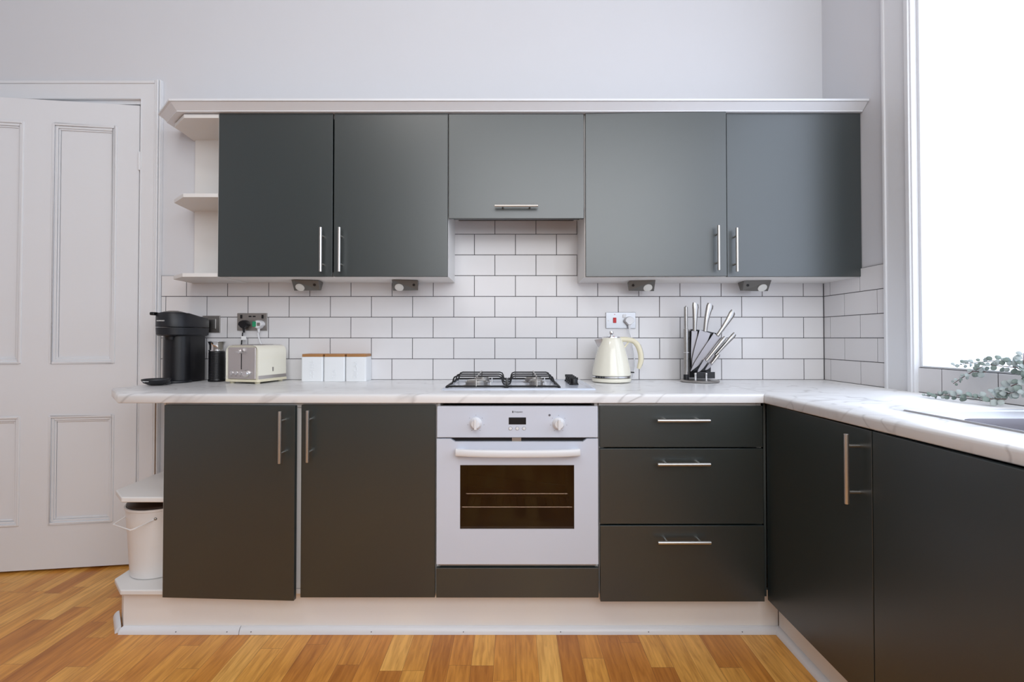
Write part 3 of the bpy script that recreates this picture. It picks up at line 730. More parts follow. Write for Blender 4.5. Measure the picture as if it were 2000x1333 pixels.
# ================================================================ HOB
def hob():
    hx0, hx1 = X(862.5, 1.92), X(1163.5, 1.92); hy0, hy1 = 1.92, 2.345
    r = thing('gas_hob', 'white four-burner gas hob with black pan supports on the worktop', 'hob', ((hx0+hx1)/2, (hy0+hy1)/2, WTOP))
    z = WTOP+.0005
    def rect(i, zz): return [(hx0+i, hy0+i, zz), (hx1-i, hy0+i, zz), (hx1-i, hy1-i, zz), (hx0+i, hy1-i, zz)]
    M().loft([rect(0, z), rect(.001, z+.004), rect(.004, z+.007), rect(.010, z+.0075), rect(.022, z+.004), rect(.03, z+.004)]).build('hob_plate', enamel_m, r, angle=60)
    zp = z+.004
    def support(a, c, mid, name='pan_support'):
        b = M(); rr = .0040; zf = zp+.008; ht = z+.046
        y0, y1 = 1.950, 2.325
        b.tube([(a, y0, zf), (c, y0, zf), (c, y1, zf), (a, y1, zf)], rr, 8, closed=True)
        for (x, y) in ((a, y0), (c, y0), (a, y1), (c, y1)): b.cyl((x, y, zp-.001), (x, y, zf), .006, seg=10)
        for yy in (2.035, 2.145, 2.27):
            i = .016
            pts = [(a, yy, zf), (a+.010, yy, zf+.002), (a+.014, yy, zf+.012), (a+.016, yy, ht-.012), (a+.020, yy, ht-.004), (a+.030, yy, ht),
                   (c-.030, yy, ht), (c-.020, yy, ht-.004), (c-.016, yy, ht-.012), (c-.014, yy, zf+.012), (c-.010, yy, zf+.002), (c, yy, zf)]
            b.tube(pts, .0031, 8)
        b.build(name, iron_m, r, angle=60)
        b = M(); b.tube([(mid, y0, zf), (mid, y0+.001, ht-.012), (mid, y0+.008, ht-.002), (mid, y0+.02, ht+.002), (mid, y1-.02, ht+.002), (mid, y1-.006, ht-.003), (mid, y1, ht-.014), (mid, y1, zf)], .003, 8)
        b.build('support_bar', satin_m, r, angle=60)  # bar of the black support; its silver reflection is put into the colour
    support(X(873, 1.95), X(987.5, 1.95), X(930, 1.95)); support(X(990.5, 1.95), X(1092, 1.95), X(1048.5, 1.95))
    for (px, yy, rad) in ((931, 2.05, .050), (1047, 2.05, .032), (942, 2.235, .036), (1042, 2.235, .042)):
        x = X(px, yy)
        bb = M().lathe([(rad+.006, 0), (rad+.006, .003), (rad-.004, .006), (rad-.004, .016), (rad, .017), (rad, .019), (0, .019)], (x, yy, zp)).build('burner', satin_m, r)
        M().lathe([(rad*.8, .019), (rad*.8, .024), (rad*.74, .026), (0, .0265)], (x, yy, zp)).build('burner_cap', steel_m, bb)
        M().cyl((x+rad+.008, yy, zp), (x+rad+.008, yy, zp+.018), .0025, seg=8).build('igniter', whitepl_m, bb)
    for i, yy in enumerate((2.105, 2.165, 2.225, 2.285)):
        M().lathe([(.0205, 0), (.0205, .005), (.0170, .008), (.0160, .024), (.0145, .027), (0, .0275)], (.262, yy, zp), 28).box(.262-.018, .262+.018, yy-.004, yy+.004, zp+.02, zp+.031).build('knob', black_m, r, bevel=.001)
hob()

# ================================================================ WORKTOP THINGS
def rbox(cx, cy, w_, d_, rad, n=6):
    pts = []
    for sx_, sy_, a0 in ((1, 1, 0), (-1, 1, 90), (-1, -1, 180), (1, -1, 270)):
        for i in range(n+1):
            a = R(a0+90*i/n); pts.append((cx+sx_*(w_/2-rad)+rad*math.cos(a), cy+sy_*(d_/2-rad)+rad*math.sin(a)))
    return pts

def coffee():
    r = thing('coffee_machine', 'black pod coffee machine on the left end of the worktop', 'coffee machine', (-1.548, 2.248, WTOP), R(-3))
    # front towards -y
    def stadium(w_, y0, y1, z, n=10, rf=None):
        rf = rf or w_/2; pts = []
        for i in range(n+1): a = R(180+180*i/n); pts.append((w_/2*math.cos(a), y0+rf+rf*math.sin(a), z))
        for i in range(5): a = R(90*i/4); pts.append((w_/2-.012+.012*math.cos(a), y1-.012+.012*math.sin(a), z))
        for i in range(5): a = R(90+90*i/4); pts.append((-w_/2+.012+.012*math.cos(a), y1-.012+.012*math.sin(a), z))
        return pts
    b = M(); b.loft([stadium(.118, -.03, .135, .003), stadium(.118, -.03, .135, .214)])
    body = b.build('body', black_m, r, wc=False)
    b = M(); b.lathe([(.064, 0), (.066, .004), (.064, .010), (.056, .012)], (-.0, .012, 0), 40); b.build('base', blackmat_m, r, wc=False)
    b = M(); b.loft([stadium(.126, -.058, .140, .214), stadium(.142, -.066, .142, .220), stadium(.145, -.068, .143, .252)])
    b.build('lower_head', blackmat_m, r, wc=False)
    hd = M(); 
    rings = [stadium(.138, -.068, .143, .255), stadium(.138, -.068, .143, .305)]
    top = []
    for (x, y, z) in stadium(.134, -.062, .140, 0):
        zz = .318 if y < .01 else .318-.020*min(1, (y-.01)/.05)
        top.append((x, y, zz))
    hr = []
    for (x, y, z) in stadium(.145, -.068, .143, 0):
        zz = .308 if y < .01 else .308-.018*min(1, (y-.01)/.05)
        hr.append((x, y, zz))
    rings = [stadium(.145, -.068, .143, .255), hr, top]
    hd.loft(rings); hp = hd.build('head', blackmat_m, r, wc=False, angle=50)
    M().lathe([(.052, 0), (.050, .006), (.030, .012), (0, .0125)], (0, -.004, .314), 36).build('lid', black_m, hp, wc=False)
    M().lathe([(.022, 0), (.020, .002), (0, .002)], (0, -.004, .3262), 24).build('lid_button', satin_m, hp, wc=False)
    M().box(-.066, -.045, -.065, -.035, .306, .3205).build('lever', black_m, hp, wc=False, bevel=.004)
    M().lathe([(.020, 0), (.022, .014), (.03, .022)], (0, -.025, .196), 24).build('spout', black_m, r, wc=False)
    writing('lettering', 'NESPRESSO', .0078, wprint_m, hp, (-.010, -.0694, .281), (R(90), 0, R(-8)), spacing=1.05)
    # water tank behind, seen at the left
    M().lathe([(.046, .004), (.046, .208), (.044, .211), (0, .211)], (-.045, .062, 0), 32).build('water_tank', tank_m, r, wc=False)
    # cup support, swung to the left
    c = (.016, -.122)
    b = M(); b.lathe([(.026, .002), (.046, .012), (.054, .024), (.053, .028), (.048, .028), (.045, .024), (0, .023)], (*c, 0), 36); b.tube([(c[0]+.03, c[1]+.03, .010), (-.03, -.02, .010)], .010, 10)
    cs = b.build('cup_support', blackmat_m, r, wc=False)
    writing('lettering', 'nespresso', .007, wprint_m, cs, (c[0]-.004, c[1]-.0530, .021), (R(68), 0, R(-4)), spacing=1.0)
coffee()

def frother():
    r = thing('milk_frother', 'slim black ribbed milk frother with steel rim beside the toaster', 'milk frother', (X(424, 2.315), 2.315, WTOP))
    b = M(); pr = [(.033, 0), (.036, .003), (.036, .010), (.0335, .014)]
    for i in range(22): pr += [(.0335, .016+i*.0055), (.0348, .0172+i*.0055), (.0348, .0195+i*.0055), (.0335, .0207+i*.0055)]
    pr += [(.0335, .140), (.033, .142)]
    b.lathe(pr, seg=36); b.build('body', black_m, r, wc=False, angle=60)
    M().lathe([(.033, .142), (.035, .144), (.035, .148), (.031, .149), (.031, .170), (.036, .184), (.0385, .187), (.037, .188), (.030, .172), (.0, .172)], seg=36).build('rim', chrome_m, r, wc=False)
    M().lathe([(.0, .186), (.030, .186), (.031, .189), (.028, .192), (.0, .192)], seg=30).build('lid', clear_m, r, wc=False)
frother()

def toaster():
    W_, D_, HT = .172, .185, .172
    r = thing('toaster', 'cream and brushed steel two-slice toaster left of the canisters', 'toaster', (-1.188, 2.288, WTOP), R(-13.5))
    def sec(y, ins=0, hh=HT): # cross-section in x,z rounded top
        pts = [(-W_/2+ins, .018), (-W_/2+ins, hh-.030-ins)]
        for i in range(7): a = R(180-90*i/6); pts.append((-W_/2+.030+(.030-ins)*math.cos(a), hh-.030+(.030-ins)*math.sin(a)))
        for i in range(7): a = R(90-90*i/6); pts.append((W_/2-.030+(.030-ins)*math.cos(a), hh-.030+(.030-ins)*math.sin(a)))
        pts += [(W_/2-ins, .018)]
        return [(x, y, z) for x, z in pts]
    y0, y1 = -D_/2, D_/2
    b = M(); b.loft([sec(y0+.006, .006), sec(y0, .001), sec(y0+.004, 0), sec(y1-.004, 0), sec(y1, .004)]); body = b.build('body', cream_m, r, wc=False, angle=40)
    b = M(); b.box(-W_/2+.013, W_/2-.013, y0-.0025, y0+.006, .020, HT-.009); b.build('front_panel', toaster_steel, r, bevel=.004, wc=False)
    b = M(); b.box(-W_/2+.030, W_/2-.030, y0+.004, y1-.004, HT-.002, HT+.002); b.build('top_panel', toaster_steel, r, bevel=.001, wc=False)
    b = M()
    for x in (-.024, .024): b.box(x-.012, x+.012, y0+.03, y1-.03, HT-.001, HT+.0026)
    b.build('slot', black_m, r, wc=False)
    b = M(); b.prism([(x, y) for x, y in rbox(0, 0, W_+.010, D_+.008, .014)], .008, .019); bs = b.build('base', creampl_m, r, wc=False, bevel=.002)
    for x in (-W_/2+.02, W_/2-.02):
        for y in (y0+.02, y1-.02): M().lathe([(.011, 0), (.011, .009)], (x, y, 0), 16).build('foot', creampl_m, r, wc=False)
    for s_ in (1, -1): M().box(s_*(W_/2-.004), s_*(W_/2+.0012), y0+.002, y1-.004, .021, .036).build('steel_band', toaster_steel, r, wc=False)
    yf = y0-.0028
    M().box(-.0022, .0022, yf-.0002, yf+.002, .064, .135).build('lever_slot', black_m, r, wc=False)
    b = M(); b.prism([(-.022, .141), (-.004, .138), (0, .134), (.006, .138), (.026, .140), (.006, .145), (.001, .156), (-.003, .146)], yf-.018, yf-.006, 'y'); b.box(-.002, .002, yf-.008, yf+.001, .137, .142)
    b.build('lever', chrome_m, r, wc=False, bevel=.001)
    for i in range(3):
        x = -.052+i*.024
        M().lathe([(.0085, 0), (.0085, .003), (.0065, .0035), (.0065, .005), (0, .005)], (x, yf, .048), 20, rot=Matrix.Rotation(R(90), 3, 'X')).build('button', chrome_m, r, wc=False)
        M().box(x-.004, x+.004, yf-.0003, yf+.001, .0335, .0348).build('button_mark', print_m, r, wc=False)
    M().lathe([(.0165, 0), (.0165, .004), (.014, .014), (.0125, .016), (0, .016)], (.030, yf, .046), 28, rot=Matrix.Rotation(R(90), 3, 'X')).build('browning_knob', chrome_m, r, wc=False)
    M().box(.0495, .0515, yf-.0003, yf+.001, .046, .051).build('dial_mark', print_m, r, wc=False)
    M().box(W_/2-.0005, W_/2+.0007, -.004, .004, .052, .071).build('emblem', satin_m, r, wc=False, bevel=.0003)
toaster()

def canister(px0, px1, word, label):
    Yf, Yb = 2.315, 2.408
    x0, x1 = X(px0, Yf)+.0008, X(px1, Yf)-.0008; cx = (x0+x1)/2; wd = x1-x0; hh = .1155
    r = thing('storage_canister', label, 'canister', (cx, (Yf+Yb)/2, WTOP), 0, 'white kitchen canisters with wooden lids')
    d = Yb-Yf
    M().prism(rbox(0, 0, wd, d, .008), 0, hh).build('box', canister_m, r, wc=False, bevel=.0015)
    M().prism(rbox(0, 0, wd-.003, d-.003, .008), hh+.0002, hh+.013).build('lid', wood_m, r, wc=False, bevel=.0012)
    writing('lettering', word, .026, canister_m, r, (0, -d/2-.0004, .056 if word != 'TEA' else .036), (R(90), -R(90), 0), extrude=.0016)
canister(588, 631.3, 'COFFEE', 'white square canister with wooden lid, nearest the toaster')
canister(631.9, 674, 'TEA', 'white square canister with wooden lid, middle of the three')
canister(674.6, 715.5, 'SUGAR', 'white square canister with wooden lid, nearest the hob')

def kettle():
    cy = 2.285; cx = X(1194, cy)
    r = thing('kettle', 'cream pyramid kettle on its base between hob and knife block', 'kettle', (cx, cy, WTOP))
    M().lathe([(.070, .001), (.088, .004), (.091, .010), (.090, .019), (.082, .022), (0, .022)], seg=48).build('base', cream_m, r, wc=False)
    M().lathe([(.083, .022), (.0905, .024), (.0905, .031), (.086, .033), (0, .033)], seg=48).build('steel_ring', chrome_m, r, wc=False)
    body = M().lathe([(.0895, .033), (.0890, .040), (.083, .075), (.074, .115), (.063, .155), (.054, .182), (.047, .199), (.044, .204), (.040, .206), (0, .206)], seg=56).build('body', cream_m, r, wc=False)
    M().lathe([(.042, .205), (.041, .209), (.030, .213), (.012, .215), (0, .215)], seg=36).build('lid', chrome_m, r, wc=False)
    lid = bpy.data.objects[-1] if False else None
    M().lathe([(.005, .213), (.005, .220), (.0095, .224), (.0105, .230), (.008, .236), (0, .238)], seg=20).build('lid_knob', chrome_m, r, wc=False)
    # spout: V shaped lip at the left
    b = M(); b.loft([[(-.052, -.022, .182), (-.052, .022, .182), (-.046, .020, .204), (-.046, -.020, .204)],
                     [(-.064, -.010, .178), (-.064, .010, .178), (-.070, .011, .203), (-.070, -.011, .203)],
                     [(-.068, -.0015, .172), (-.068, .0015, .172), (-.083, .003, .193), (-.083, -.003, .193)]])
    b = M(); b.loft([[(-.050, -.020, .160), (-.044, -.022, .202), (-.044, .022, .202), (-.050, .020, .160)],
                     [(-.064, -.004, .164), (-.080, -.006, .196), (-.080, .006, .196), (-.064, .004, .164)]])
    b.build('spout', chrome_m, r, wc=False, bevel=.002)
    s = 420.0
    def hp(px, py): return ((px-1194)/s*1.0, -.006, (747-py)/s)
    pts = [hp(1207, 664), hp(1222, 664), hp(1236, 667), hp(1245, 676), hp(1250, 690), hp(1251, 704), hp(1248, 716), hp(1246, 721)]
    # smooth the handle line
    def cr(ps, n=5):
        out = []; ps = [Vector(p) for p in ps]
        for i in range(len(ps)-1):
            p0, p1, p2, p3 = ps[max(i-1, 0)], ps[i], ps[i+1], ps[min(i+2, len(ps)-1)]
            for k in range(n):
                t = k/n; out.append(.5*((2*p1)+(-p0+p2)*t+(2*p0-5*p1+4*p2-p3)*t*t+(-p0+3*p1-3*p2+p3)*t*t*t))
        return out+[ps[-1]]
    c = cr(pts); n = len(c)
    M().tube(c, [.012 if i < n*.35 else .0125-.006*max(0, (i/n-.7)/.3) for i in range(n)], 14, sx=1.0).build('handle', creampl_m, r, wc=False)
    b = M().tube(cr([(p[0]+.0075, p[1], p[2]+.004) for p in pts[3:7]]), .006, 8).build('handle_grip', satin_m, r, wc=False)
    M().tube([hp(1216, 684), hp(1227, 669)], .004, 8).build('handle_strut', creampl_m, r, wc=False)
    b = M().cyl((.084, -.01, .046), (.103, -.012, .045), .003, seg=8).build('switch', black_m, r, wc=False)
    # small emblem
    b = M()
    for sg in (-1, 1):
        b.tube([(sg*(.0045+.003*math.cos(R(k*30)))+0, -.0865, .0455+.0035*math.sin(R(k*30))) for k in range(12)], .0008, 5, closed=True)
        b.tube([(sg*.003, -.0865, .048), (sg*.0055, -.085, .053), (sg*.003, -.0845, .057)], .0008, 5)
    b.build('emblem', satin_m, r, wc=False)
kettle()

# ---------------- knife block and knives
KY = 2.285
def kp(px, py, Y=KY): return P(px, py, Y)
def knife_block():
    c = kp(1367, 700); r = thing('knife_block', 'smoked acrylic rotating knife stand holding the fan of knives', 'knife block', (c.x, KY+.002, WTOP))
    M().lathe([(.078, .0), (.086, .003), (.087, .007), (.083, .011), (0, .0115)], seg=48).build('base', satin_m, r, wc=False)
    # fan shaped core, in world coordinates
    def wpt(px, py): q = kp(px, py, KY+.02); return (q.x, q.z)
    b = M(); b.prism([wpt(1346, 738), wpt(1346, 648), wpt(1352, 643), wpt(1376, 646), wpt(1398, 651), wpt(1408, 662), wpt(1372, 704), wpt(1388, 710), wpt(1388, 738)], KY+.017, KY+.045, 'y')
    b.build('core', acry_m, r, bevel=.001)
    b = M(); a = wpt(1350, 738); d = wpt(1388, 712)
    b.box(a[0], d[0]-.002, KY-.034, KY-.030, a[1], a[1]+.030); b.build('front_guard', acry_m, r, bevel=.001)
    for px in (1358, 1379):
        q = kp(px, 735, KY-.036); M().cyl((q.x, KY-.038, WTOP+.012), (q.x, KY-.038, WTOP+.040), .0050, seg=14).sphere((q.x, KY-.038, WTOP+.040), .0060).build('post', chrome_m, r)
    q = kp(1341, 690); M().tube([(q.x+math.cos(R(a))*.013, KY+math.sin(R(a))*.013, kp(1341, 689).z) for a in range(0, 360, 24)], .0018, 6, closed=True).build('ring', chrome_m, r)
knife_block()
def knife(label, tip, bol, end, bw, hw0, hw1, Y, bend=0.0):
    """end: handle end, bol: bolster, tip: blade point (picture positions at depth Y); widths in metres"""
    e, bo, t = (P(*p, Y) for p in (end, bol, tip))
    if t.z < WTOP+.014: t.z = WTOP+.014
    r = thing('kitchen_knife', label, 'knife', (t.x, Y, t.z), 0, 'steel-handled knives in the stand')
    ax = (e-bo).normalized(); pr = Vector((ax.z, 0, -ax.x))      # to the right of the handle, in the picture plane
    rings = []; n = 10
    for i in range(n+1):
        s_ = i/n; c = bo+(e-bo)*s_+pr*bend*math.sin(math.pi*s_)
        w_ = hw0+(hw1-hw0)*(s_**1.6); th = .009-.002*s_
        if i == n: w_ *= .8; th *= .6
        ring = []
        slant = ax*(-w_*.35 if i >= n-1 else 0)
        for k in range(12):
            a = 2*math.pi*k/12; q = c+pr*math.cos(a)*w_/2+Vector((0, 1, 0))*math.sin(a)*th+slant*max(0, math.cos(a))
            ring.append(tuple(q))
        rings.append(ring)
    M().loft(rings).build('handle', handle_steel, r, angle=50)
    bx = (bo-t).normalized(); bp = Vector((bx.z, 0, -bx.x)); L_ = (bo-t).length
    prof = [(1.0, -.5, .5), (.985, -.5, .5), (.5, -.44, .42), (.22, -.36, .22), (.08, -.24, .0), (0, -.16, -.12)]
    left = [t+bx*L_*s_+bp*bw*a for s_, a, c in prof]; right = [t+bx*L_*s_+bp*bw*c for s_, a, c in prof]
    b = M(); pts = [(p.x, p.z) for p in left]+[(p.x, p.z) for p in reversed(right)]
    b.prism(pts, Y-.0012, Y+.0012, 'y'); b.build('blade', blade_m, r)
blade_m = mat('knife_blade', (.36, .34, .35), .34, metal=1, bump=(120, .2, .0003, (1, 1, .1)))
knife('steel-handled knife standing upright in the stand, right of the sharpening steel', (1353, 716), (1356.5, 647), (1358.5, 591.5), .027, .018, .034, KY+.004)
knife('broad-bladed steel knife leaning a little right, second in the fan', (1355, 718), (1377, 648), (1388, 593), .052, .019, .036, KY-.004, -.004)
knife('long steel-handled knife leaning far right, with the highest slanting handle', (1351, 727), (1401, 656), (1433, 608), .040, .017, .034, KY-.012, .002)
knife('small steel knife low in the fan in front of the stand', (1363, 729), (1379, 705), (1417, 659), .020, .013, .022, KY-.026)
knife('small steel knife behind, its handle reaching furthest right', (1380, 719), (1397, 694), (1436, 652), .020, .013, .024, KY-.010)
knife('short steel handle lowest on the right of the stand', (1378, 724), (1389, 711), (1405, 692), .016, .012, .018, KY-.020)
def steel():
    q = kp(1340, 700); r = thing('sharpening_steel', 'upright tubular sharpening steel at the left of the knife stand', 'sharpening steel', (q.x, KY, WTOP+.011))
    z1, z2, z3 = kp(1340, 732).z, kp(1340, 643).z, kp(1340, 600).z
    M().cyl((q.x, KY, z1), (q.x, KY, z2), .0108).build('tube', handle_steel, r, bevel=.001)
    M().cyl((q.x, KY, z2+.001), (q.x, KY, z3), .0085).sphere((q.x, KY, z3+.001), .0045).build('handle', handle_steel, r)
    M().cyl((q.x, KY, WTOP+.0115), (q.x, KY, z1), .0125).build('foot', black_m, r, bevel=.001)
steel()

# ---------------- sockets, plugs, cables
def plate(name, label, cat, px0, px1, py0, py1, m, d=.007):
    Y = WY-.0075-d; a = P(px0, py1, Y); c = P(px1, py0, Y)
    r = thing(name, label, cat, ((a.x+c.x)/2, WY-.0078, (a.z+c.z)/2))
    M().box(a.x, c.x, Y, WY-.0078, a.z, c.z).build('face_plate', m, r, bevel=.0015)
    return r, Y
r, Y = plate('wall_socket', 'brushed grey double socket with USB ports above the toaster', 'socket', 463, 521.5, 612, 646, satin_m)
for px in (471.5, 513): 
    q = P(px, 619, Y); M().box(q.x-.005, q.x+.005, Y-.003, Y, q.z-.009, q.z+.009).build('rocker', black_m, r, bevel=.001)
for px in (488.5, 496.5):
    q = P(px, 618.5, Y); M().box(q.x-.007, q.x+.007, Y-.001, Y+.001, q.z-.003, q.z+.003).build('usb_port', black_m, r)
def plug(label, px, py, Yp, m, cable_pts, cm, sticker=False, rad=.0235):
    q = P(px, py, Yp-.02); r = thing('power_plug', label, 'plug', (q.x, Yp-.0005, q.z))
    pts = []
    for k in range(28):
        a = 2*math.pi*k/28; x = math.cos(a)*.024; z = math.sin(a)*.021
        if z < -.008: x *= .78
        pts.append((x, z))
    b = M(); b.loft([[(x, 0, z) for x, z in pts], [(x, -.018, z) for x, z in pts], [(x*.85, -.030, z*.85) for x, z in pts]])
    body = b.build('body', m, r, wc=False, angle=50)
    M().tube([(0, -.016, -.018), (0, -.016, -.030), (.001, -.016, -.040)], [.0075, .0055, .004], 10).build('cord_grip', m, r, wc=False)
    if sticker:
        M().box(-.0235, -.006, -.031, -.029, -.012, .014).build('sticker', greenst_m, body, wc=False, bevel=.0008)
        M().box(-.002, .014, -.0312, -.030, -.008, .008).build('fuse_cover', satin_m, body, wc=False, bevel=.0005)
    pc = [P(x_, y_, Y_) for x_, y_, Y_ in cable_pts]
    M().tube(pc, .0032, 8).build('cord', cm, r)
    return r
pr_ = plug('black plug in the left half of the grey double socket', 475.5, 634, WY-.0148, black_m, [(474, 650, 2.387), (473.5, 656, 2.388), (472, 668, 2.385), (471, 684, 2.390), (470, 694, 2.395)], black_m)
q = P(477, 661, 2.382); M().box(q.x-.012, q.x+.011, 2.376, 2.380, q.z-.009, q.z+.010).build('cord_tag', wprint_m, pr_, bevel=.001)
plug('white plug with a green sticker in the grey double socket', 504.5, 634, WY-.0148, whitepl_m, [(504, 650, 2.387), (504.5, 657, 2.388), (508, 668, 2.390), (512, 676, 2.392), (515, 684, 2.399), (516, 694, 2.402)], whitepl_m, sticker=True)
r, Y = plate('light_switch', 'brushed steel wall switch half hidden behind the coffee machine', 'switch', 395, 429.5, 617, 650, satin_m)
q = P(412, 633, Y); M().box(q.x-.024, q.x+.024, Y-.002, Y, q.z-.024, q.z+.024).build('rocker', steel_m, r, bevel=.001)
r, Y = plate('wall_socket', 'chrome cooker socket with red rocker above the kettle', 'socket', 1183.5, 1241.5, 610.5, 642, chrome2_m := mat('satin_chrome_plate', (.40, .41, .44), .32, metal=1))
q = P(1200.5, 626, Y); M().box(q.x-.008, q.x+.008, Y-.004, Y, q.z-.013, q.z+.013).build('red_rocker', red_m, r, bevel=.0015)
q = P(1200.5, 614.5, Y); M().box(q.x-.003, q.x+.003, Y-.001, Y+.001, q.z-.001, q.z+.001).build('indicator', red_m, r)
q = P(1219, 617.5, Y); M().box(q.x-.007, q.x+.009, Y-.004, Y, q.z-.009, q.z+.007).build('rocker', whitepl_m, r, bevel=.0015)
for px in (1188, 1237.5):
    q = P(px, 626.5, Y); M().lathe([(.003, 0), (.0028, .001), (0, .0012)], (q.x, Y, q.z), 12, rot=Matrix.Rotation(R(90), 3, 'X')).build('screw', satin_m, r)
plug('white plug in the chrome cooker socket above the kettle', 1229.5, 627, WY-.0148, whitepl_m, [(1229, 643, 2.387), (1229.5, 650, 2.388), (1232, 657, 2.390), (1234, 668, 2.392), (1238, 690, 2.395), (1240, 715, 2.396), (1236, 738, 2.390)], whitepl_m)

# ---------------- under-cupboard lights
def uclight(label, px0, px1, side):
    """side: -1 the lens faces left of the ridge, +1 right"""
    Y0 = 2.300; zt = uz0+.0005 if px0 < 1000 else uz0-.0015
    x0, x1 = X(px0, Y0), X(px1, Y0); cx = (x0+x1)/2; w_ = x1-x0
    r = thing('cupboard_light', label, 'light', (cx, Y0, zt), 0, 'triangular lights under the wall cupboards')
    s = side
    hb = -.047
    # wedge: flat against the cupboard, sloping face with the lens towards the room
    A = [(-.5*w_, -.006, 0), (.5*w_, -.006, 0), (.5*w_, .110, 0), (-.5*w_, .110, 0)]
    tl = (-s*-.42*w_, -.02, 0)
    b = M()
    v = [(s*.46*w_, -.030, -.0005), (-s*.50*w_, -.006, -.0005), (-s*.40*w_, .085, -.0005), (s*.34*w_, .085, -.0005),
         (s*.50*w_, .012, hb), (-s*.49*w_, .012, hb+.002), (-s*.40*w_, .060, hb+.006), (s*.40*w_, .060, hb+.004)]
    b._new(v, [(0, 1, 2, 3), (4, 7, 6, 5), (0, 4, 5), (0, 5, 1), (1, 5, 6, 2), (2, 6, 7, 3), (3, 7, 4, 0)])
    o = b.build('housing', lightgrey_m, r, wc=False, angle=10)
    # lens on the triangle 0-4-5
    p0, p4, p5 = Vector(v[0]), Vector(v[4]), Vector(v[5]); nrm = (p4-p0).cross(p5-p0).normalized()
    if nrm.y > 0: nrm = -nrm
    c = p0*.30+p4*.44+p5*.26
    M().lathe([(.0205, 0), (.0205, .002), (.018, .003), (0, .003)], tuple(c), 28, rot=nrm.to_track_quat('Z', 'Y').to_matrix()).build('lens', led_m, r, wc=False)
    p1 = Vector(v[1]); n2 = (p5-p0).cross(p1-p0).normalized()
    if n2.y > 0: n2 = -n2
    c = p0*.16+p5*.46+p1*.38
    M().lathe([(.0062, 0), (.0062, .002), (0, .0024)], tuple(c), 18, rot=n2.to_track_quat('Z', 'Y').to_matrix()).build('switch', black_m, r, wc=False)
uclight('grey triangular light under the wall cupboard, above the canisters\' left end', 572, 622, -1)
uclight('grey triangular light under the wall cupboard, nearest the hob on its left', 766, 816, -1)
uclight('grey triangular light under the wall cupboard, above the kettle', 1229, 1279, 1)
uclight('grey triangular light under the wall cupboard, rightmost near the tiled corner', 1453, 1503, 1)

# ---------------- bin
def bin_():
    c = (-1.420, 2.005)
    r = thing('waste_bin', 'white round bin with dark lid on the low open shelf', 'bin', (*c, DECK))
    M().lathe([(.100, .001), (.104, .004), (.120, .262), (.124, .264), (.124, .272), (.118, .272), (.112, .25), (0, .25)], seg=48).build('body', whitebin_m, r, wc=False)
    M().lathe([(.117, .2722), (.117, .280), (.09, .290), (0, .296)], seg=48).build('lid', binlid_m, r, wc=False)
    zz = .222
    a = Vector((.075-.02, -.098, zz+.012)); e = Vector((-.112, -.03, zz+.012))
    pts = [(.048, -.106, zz+.014), (.040, -.113, zz+.010), (.020, -.178, zz+.002), (.010, -.182, zz), (-.095, -.128, zz), (-.098, -.120, zz+.001), (-.100, -.060, zz+.008), (-.098, -.052, zz+.01)]
    M().tube(pts, .0028, 8).build('wire_handle', whitebin_m, r, wc=False)
    for p in (pts[0], pts[-1]): M().sphere(p, .006).build('handle_pivot', satin_m, r, wc=False)
whitebin_m = mat('white_bin_enamel', (.80, .78, .77), .35)
bin_()

# ---------------- eucalyptus
def leaf(b, c, d, n, s, roundness=1.0):
    d = d.normalized(); sd = d.cross(n)
    if sd.length < .01: sd = d.cross(Vector((1, 0, 0)))
    sd = sd.normalized(); nn = sd.cross(d).normalized()
    pr = [(0, 0), (.18, .30), (.45, .48), (.75, .40), (.93, .20), (1, 0)]
    cen = [c+d*s*t+nn*(s*.10*math.sin(t*3.1)) for t, w_ in pr]
    L_ = [cen[i]+sd*s*pr[i][1]*roundness+nn*s*.06 for i in range(1, 5)]
    Rr = [cen[i]-sd*s*pr[i][1]*roundness+nn*s*.06 for i in range(1, 5)]
    vs = [cen[0]]+L_+[cen[5]]+Rr[::-1]+[cen[i] for i in range(1, 5)]
    # indices: 0 base, 1-4 left, 5 tip, 6-9 right (from tip to base), 10-13 centre
    f = [(0, 10, 1), (0, 9, 10), (1, 10, 11, 2), (2, 11, 12, 3), (3, 12, 13, 4), (4, 13, 5), (9, 8, 11, 10), (8, 7, 12, 11), (7, 6, 13, 12), (6, 5, 13)]
    off = nn*-.0007
    n0 = len(vs)
    b._new([tuple(v) for v in vs], f)
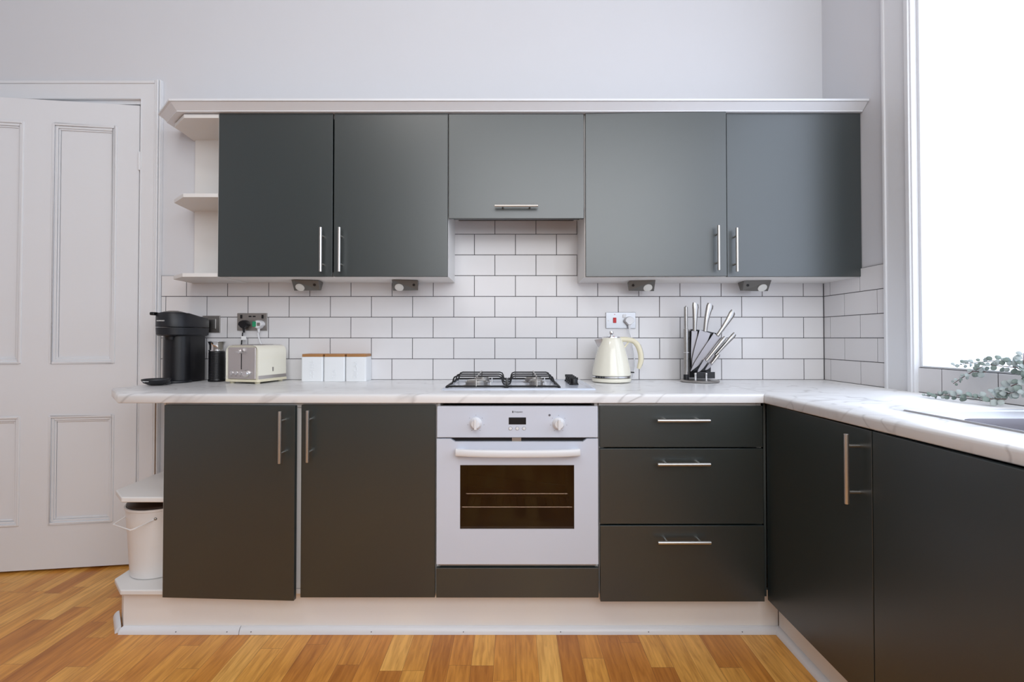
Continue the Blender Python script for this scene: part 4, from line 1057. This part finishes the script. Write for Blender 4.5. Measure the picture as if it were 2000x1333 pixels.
def sprig(parent, pts, n, s0, s1, rnd):
    ps = [Vector(p) for p in pts]
    st = M().tube(ps, [.0018-.0009*i/(len(ps)-1) for i in range(len(ps))], 6).build('stem', stem_m, parent)
    seg = []
    for i in range(len(ps)-1): seg.append((ps[i+1]-ps[i]).length)
    T = sum(seg); A, B_ = M(), M()
    for k in range(n):
        t = (k+.5)/n*T; i = 0
        while i < len(seg)-1 and t > seg[i]: t -= seg[i]; i += 1
        p = ps[i].lerp(ps[i+1], min(1, t/seg[i])); d = (ps[i+1]-ps[i]).normalized()
        a0 = rnd.uniform(0, 6.28)
        s = (s0+(s1-s0)*k/n)
        perp = d.orthogonal().normalized(); q = Matrix.Rotation(a0, 3, d)
        for sg in (1, -1):
            o = (q @ perp)*sg
            dd = (o*1.0+d*.45).normalized()
            nn = Vector((rnd.uniform(-.4, .4)-.5, -.8, rnd.uniform(-.2, .9))).normalized()
            pp = p+o*.002
            tip = pp+dd*s*rnd.uniform(.8, 1.15)
            if tip.z < WTOP+.002: dd.z = abs(dd.z)*.3; dd.normalize()
            if tip.x > WX-.012: dd.x = -abs(dd.x); dd.normalize()
            leaf(A if rnd.random() < .55 else B_, pp, dd, nn, s*rnd.uniform(.8, 1.15), .95)
    for b, m in ((A, leaf_m), (B_, leaf2_m)):
        o = b.build('foliage', m, parent, angle=80)
        sm = o.modifiers.new('thickness', 'SOLIDIFY'); sm.thickness = .0007
def eucalyptus():
    rnd = random.Random(4)
    root = P(2012, 742, 1.40); 
    r = thing('eucalyptus_garland', 'grey-green artificial eucalyptus sprays lying on the worktop beside the window', 'plant', (1.46, 1.42, WTOP))
    def w(px, py, Y): 
        q = P(px, py, Y)
        if q.z < WTOP+.006: q.z = WTOP+.006
        if q.x > WX-.016: q = Vector((WX-.016, q.y, q.z))
        return tuple(q)
    def wr(px, py, xo=.022):     # a point close to the window wall
        Y = (WX-xo)*F/(px-CX); return w(px, py, Y)
    sprig(r, [wr(2020, 722, .05), wr(1998, 714, .045), wr(1975, 706, .04), wr(1945, 705, .035), wr(1915, 708, .03), wr(1885, 711, .03), wr(1862, 715, .03)], 17, .019, .011, rnd)
    sprig(r, [wr(2015, 735, .06), wr(1985, 718, .06), wr(1960, 716, .055), wr(1935, 713, .05), wr(1920, 716, .05), wr(1908, 722, .05)], 9, .018, .014, rnd)
    sprig(r, [wr(1925, 727, .04), wr(1900, 726, .04), wr(1888, 733, .045), wr(1875, 741, .05), wr(1862, 750, .055)], 9, .018, .009, rnd)
    sprig(r, [wr(1965, 780, .09), wr(1938, 780, .10), wr(1910, 777, .11), wr(1880, 773, .12), wr(1855, 772, .12), wr(1830, 773, .12), wr(1805, 775, .12)], 17, .022, .012, rnd)
    sprig(r, [wr(2012, 735, .07), wr(1992, 747, .07), wr(1975, 755, .075), wr(1958, 765, .08), wr(1940, 773, .08)], 9, .021, .018, rnd)
    sprig(r, [wr(2015, 765, .08), wr(1995, 766, .08), wr(1975, 768, .08), wr(1955, 772, .085)], 8, .021, .018, rnd)
    sprig(r, [wr(2015, 745, .06), wr(2003, 725, .06), wr(1999, 705, .06), wr(1999, 690, .06)], 7, .022, .014, rnd)
eucalyptus()
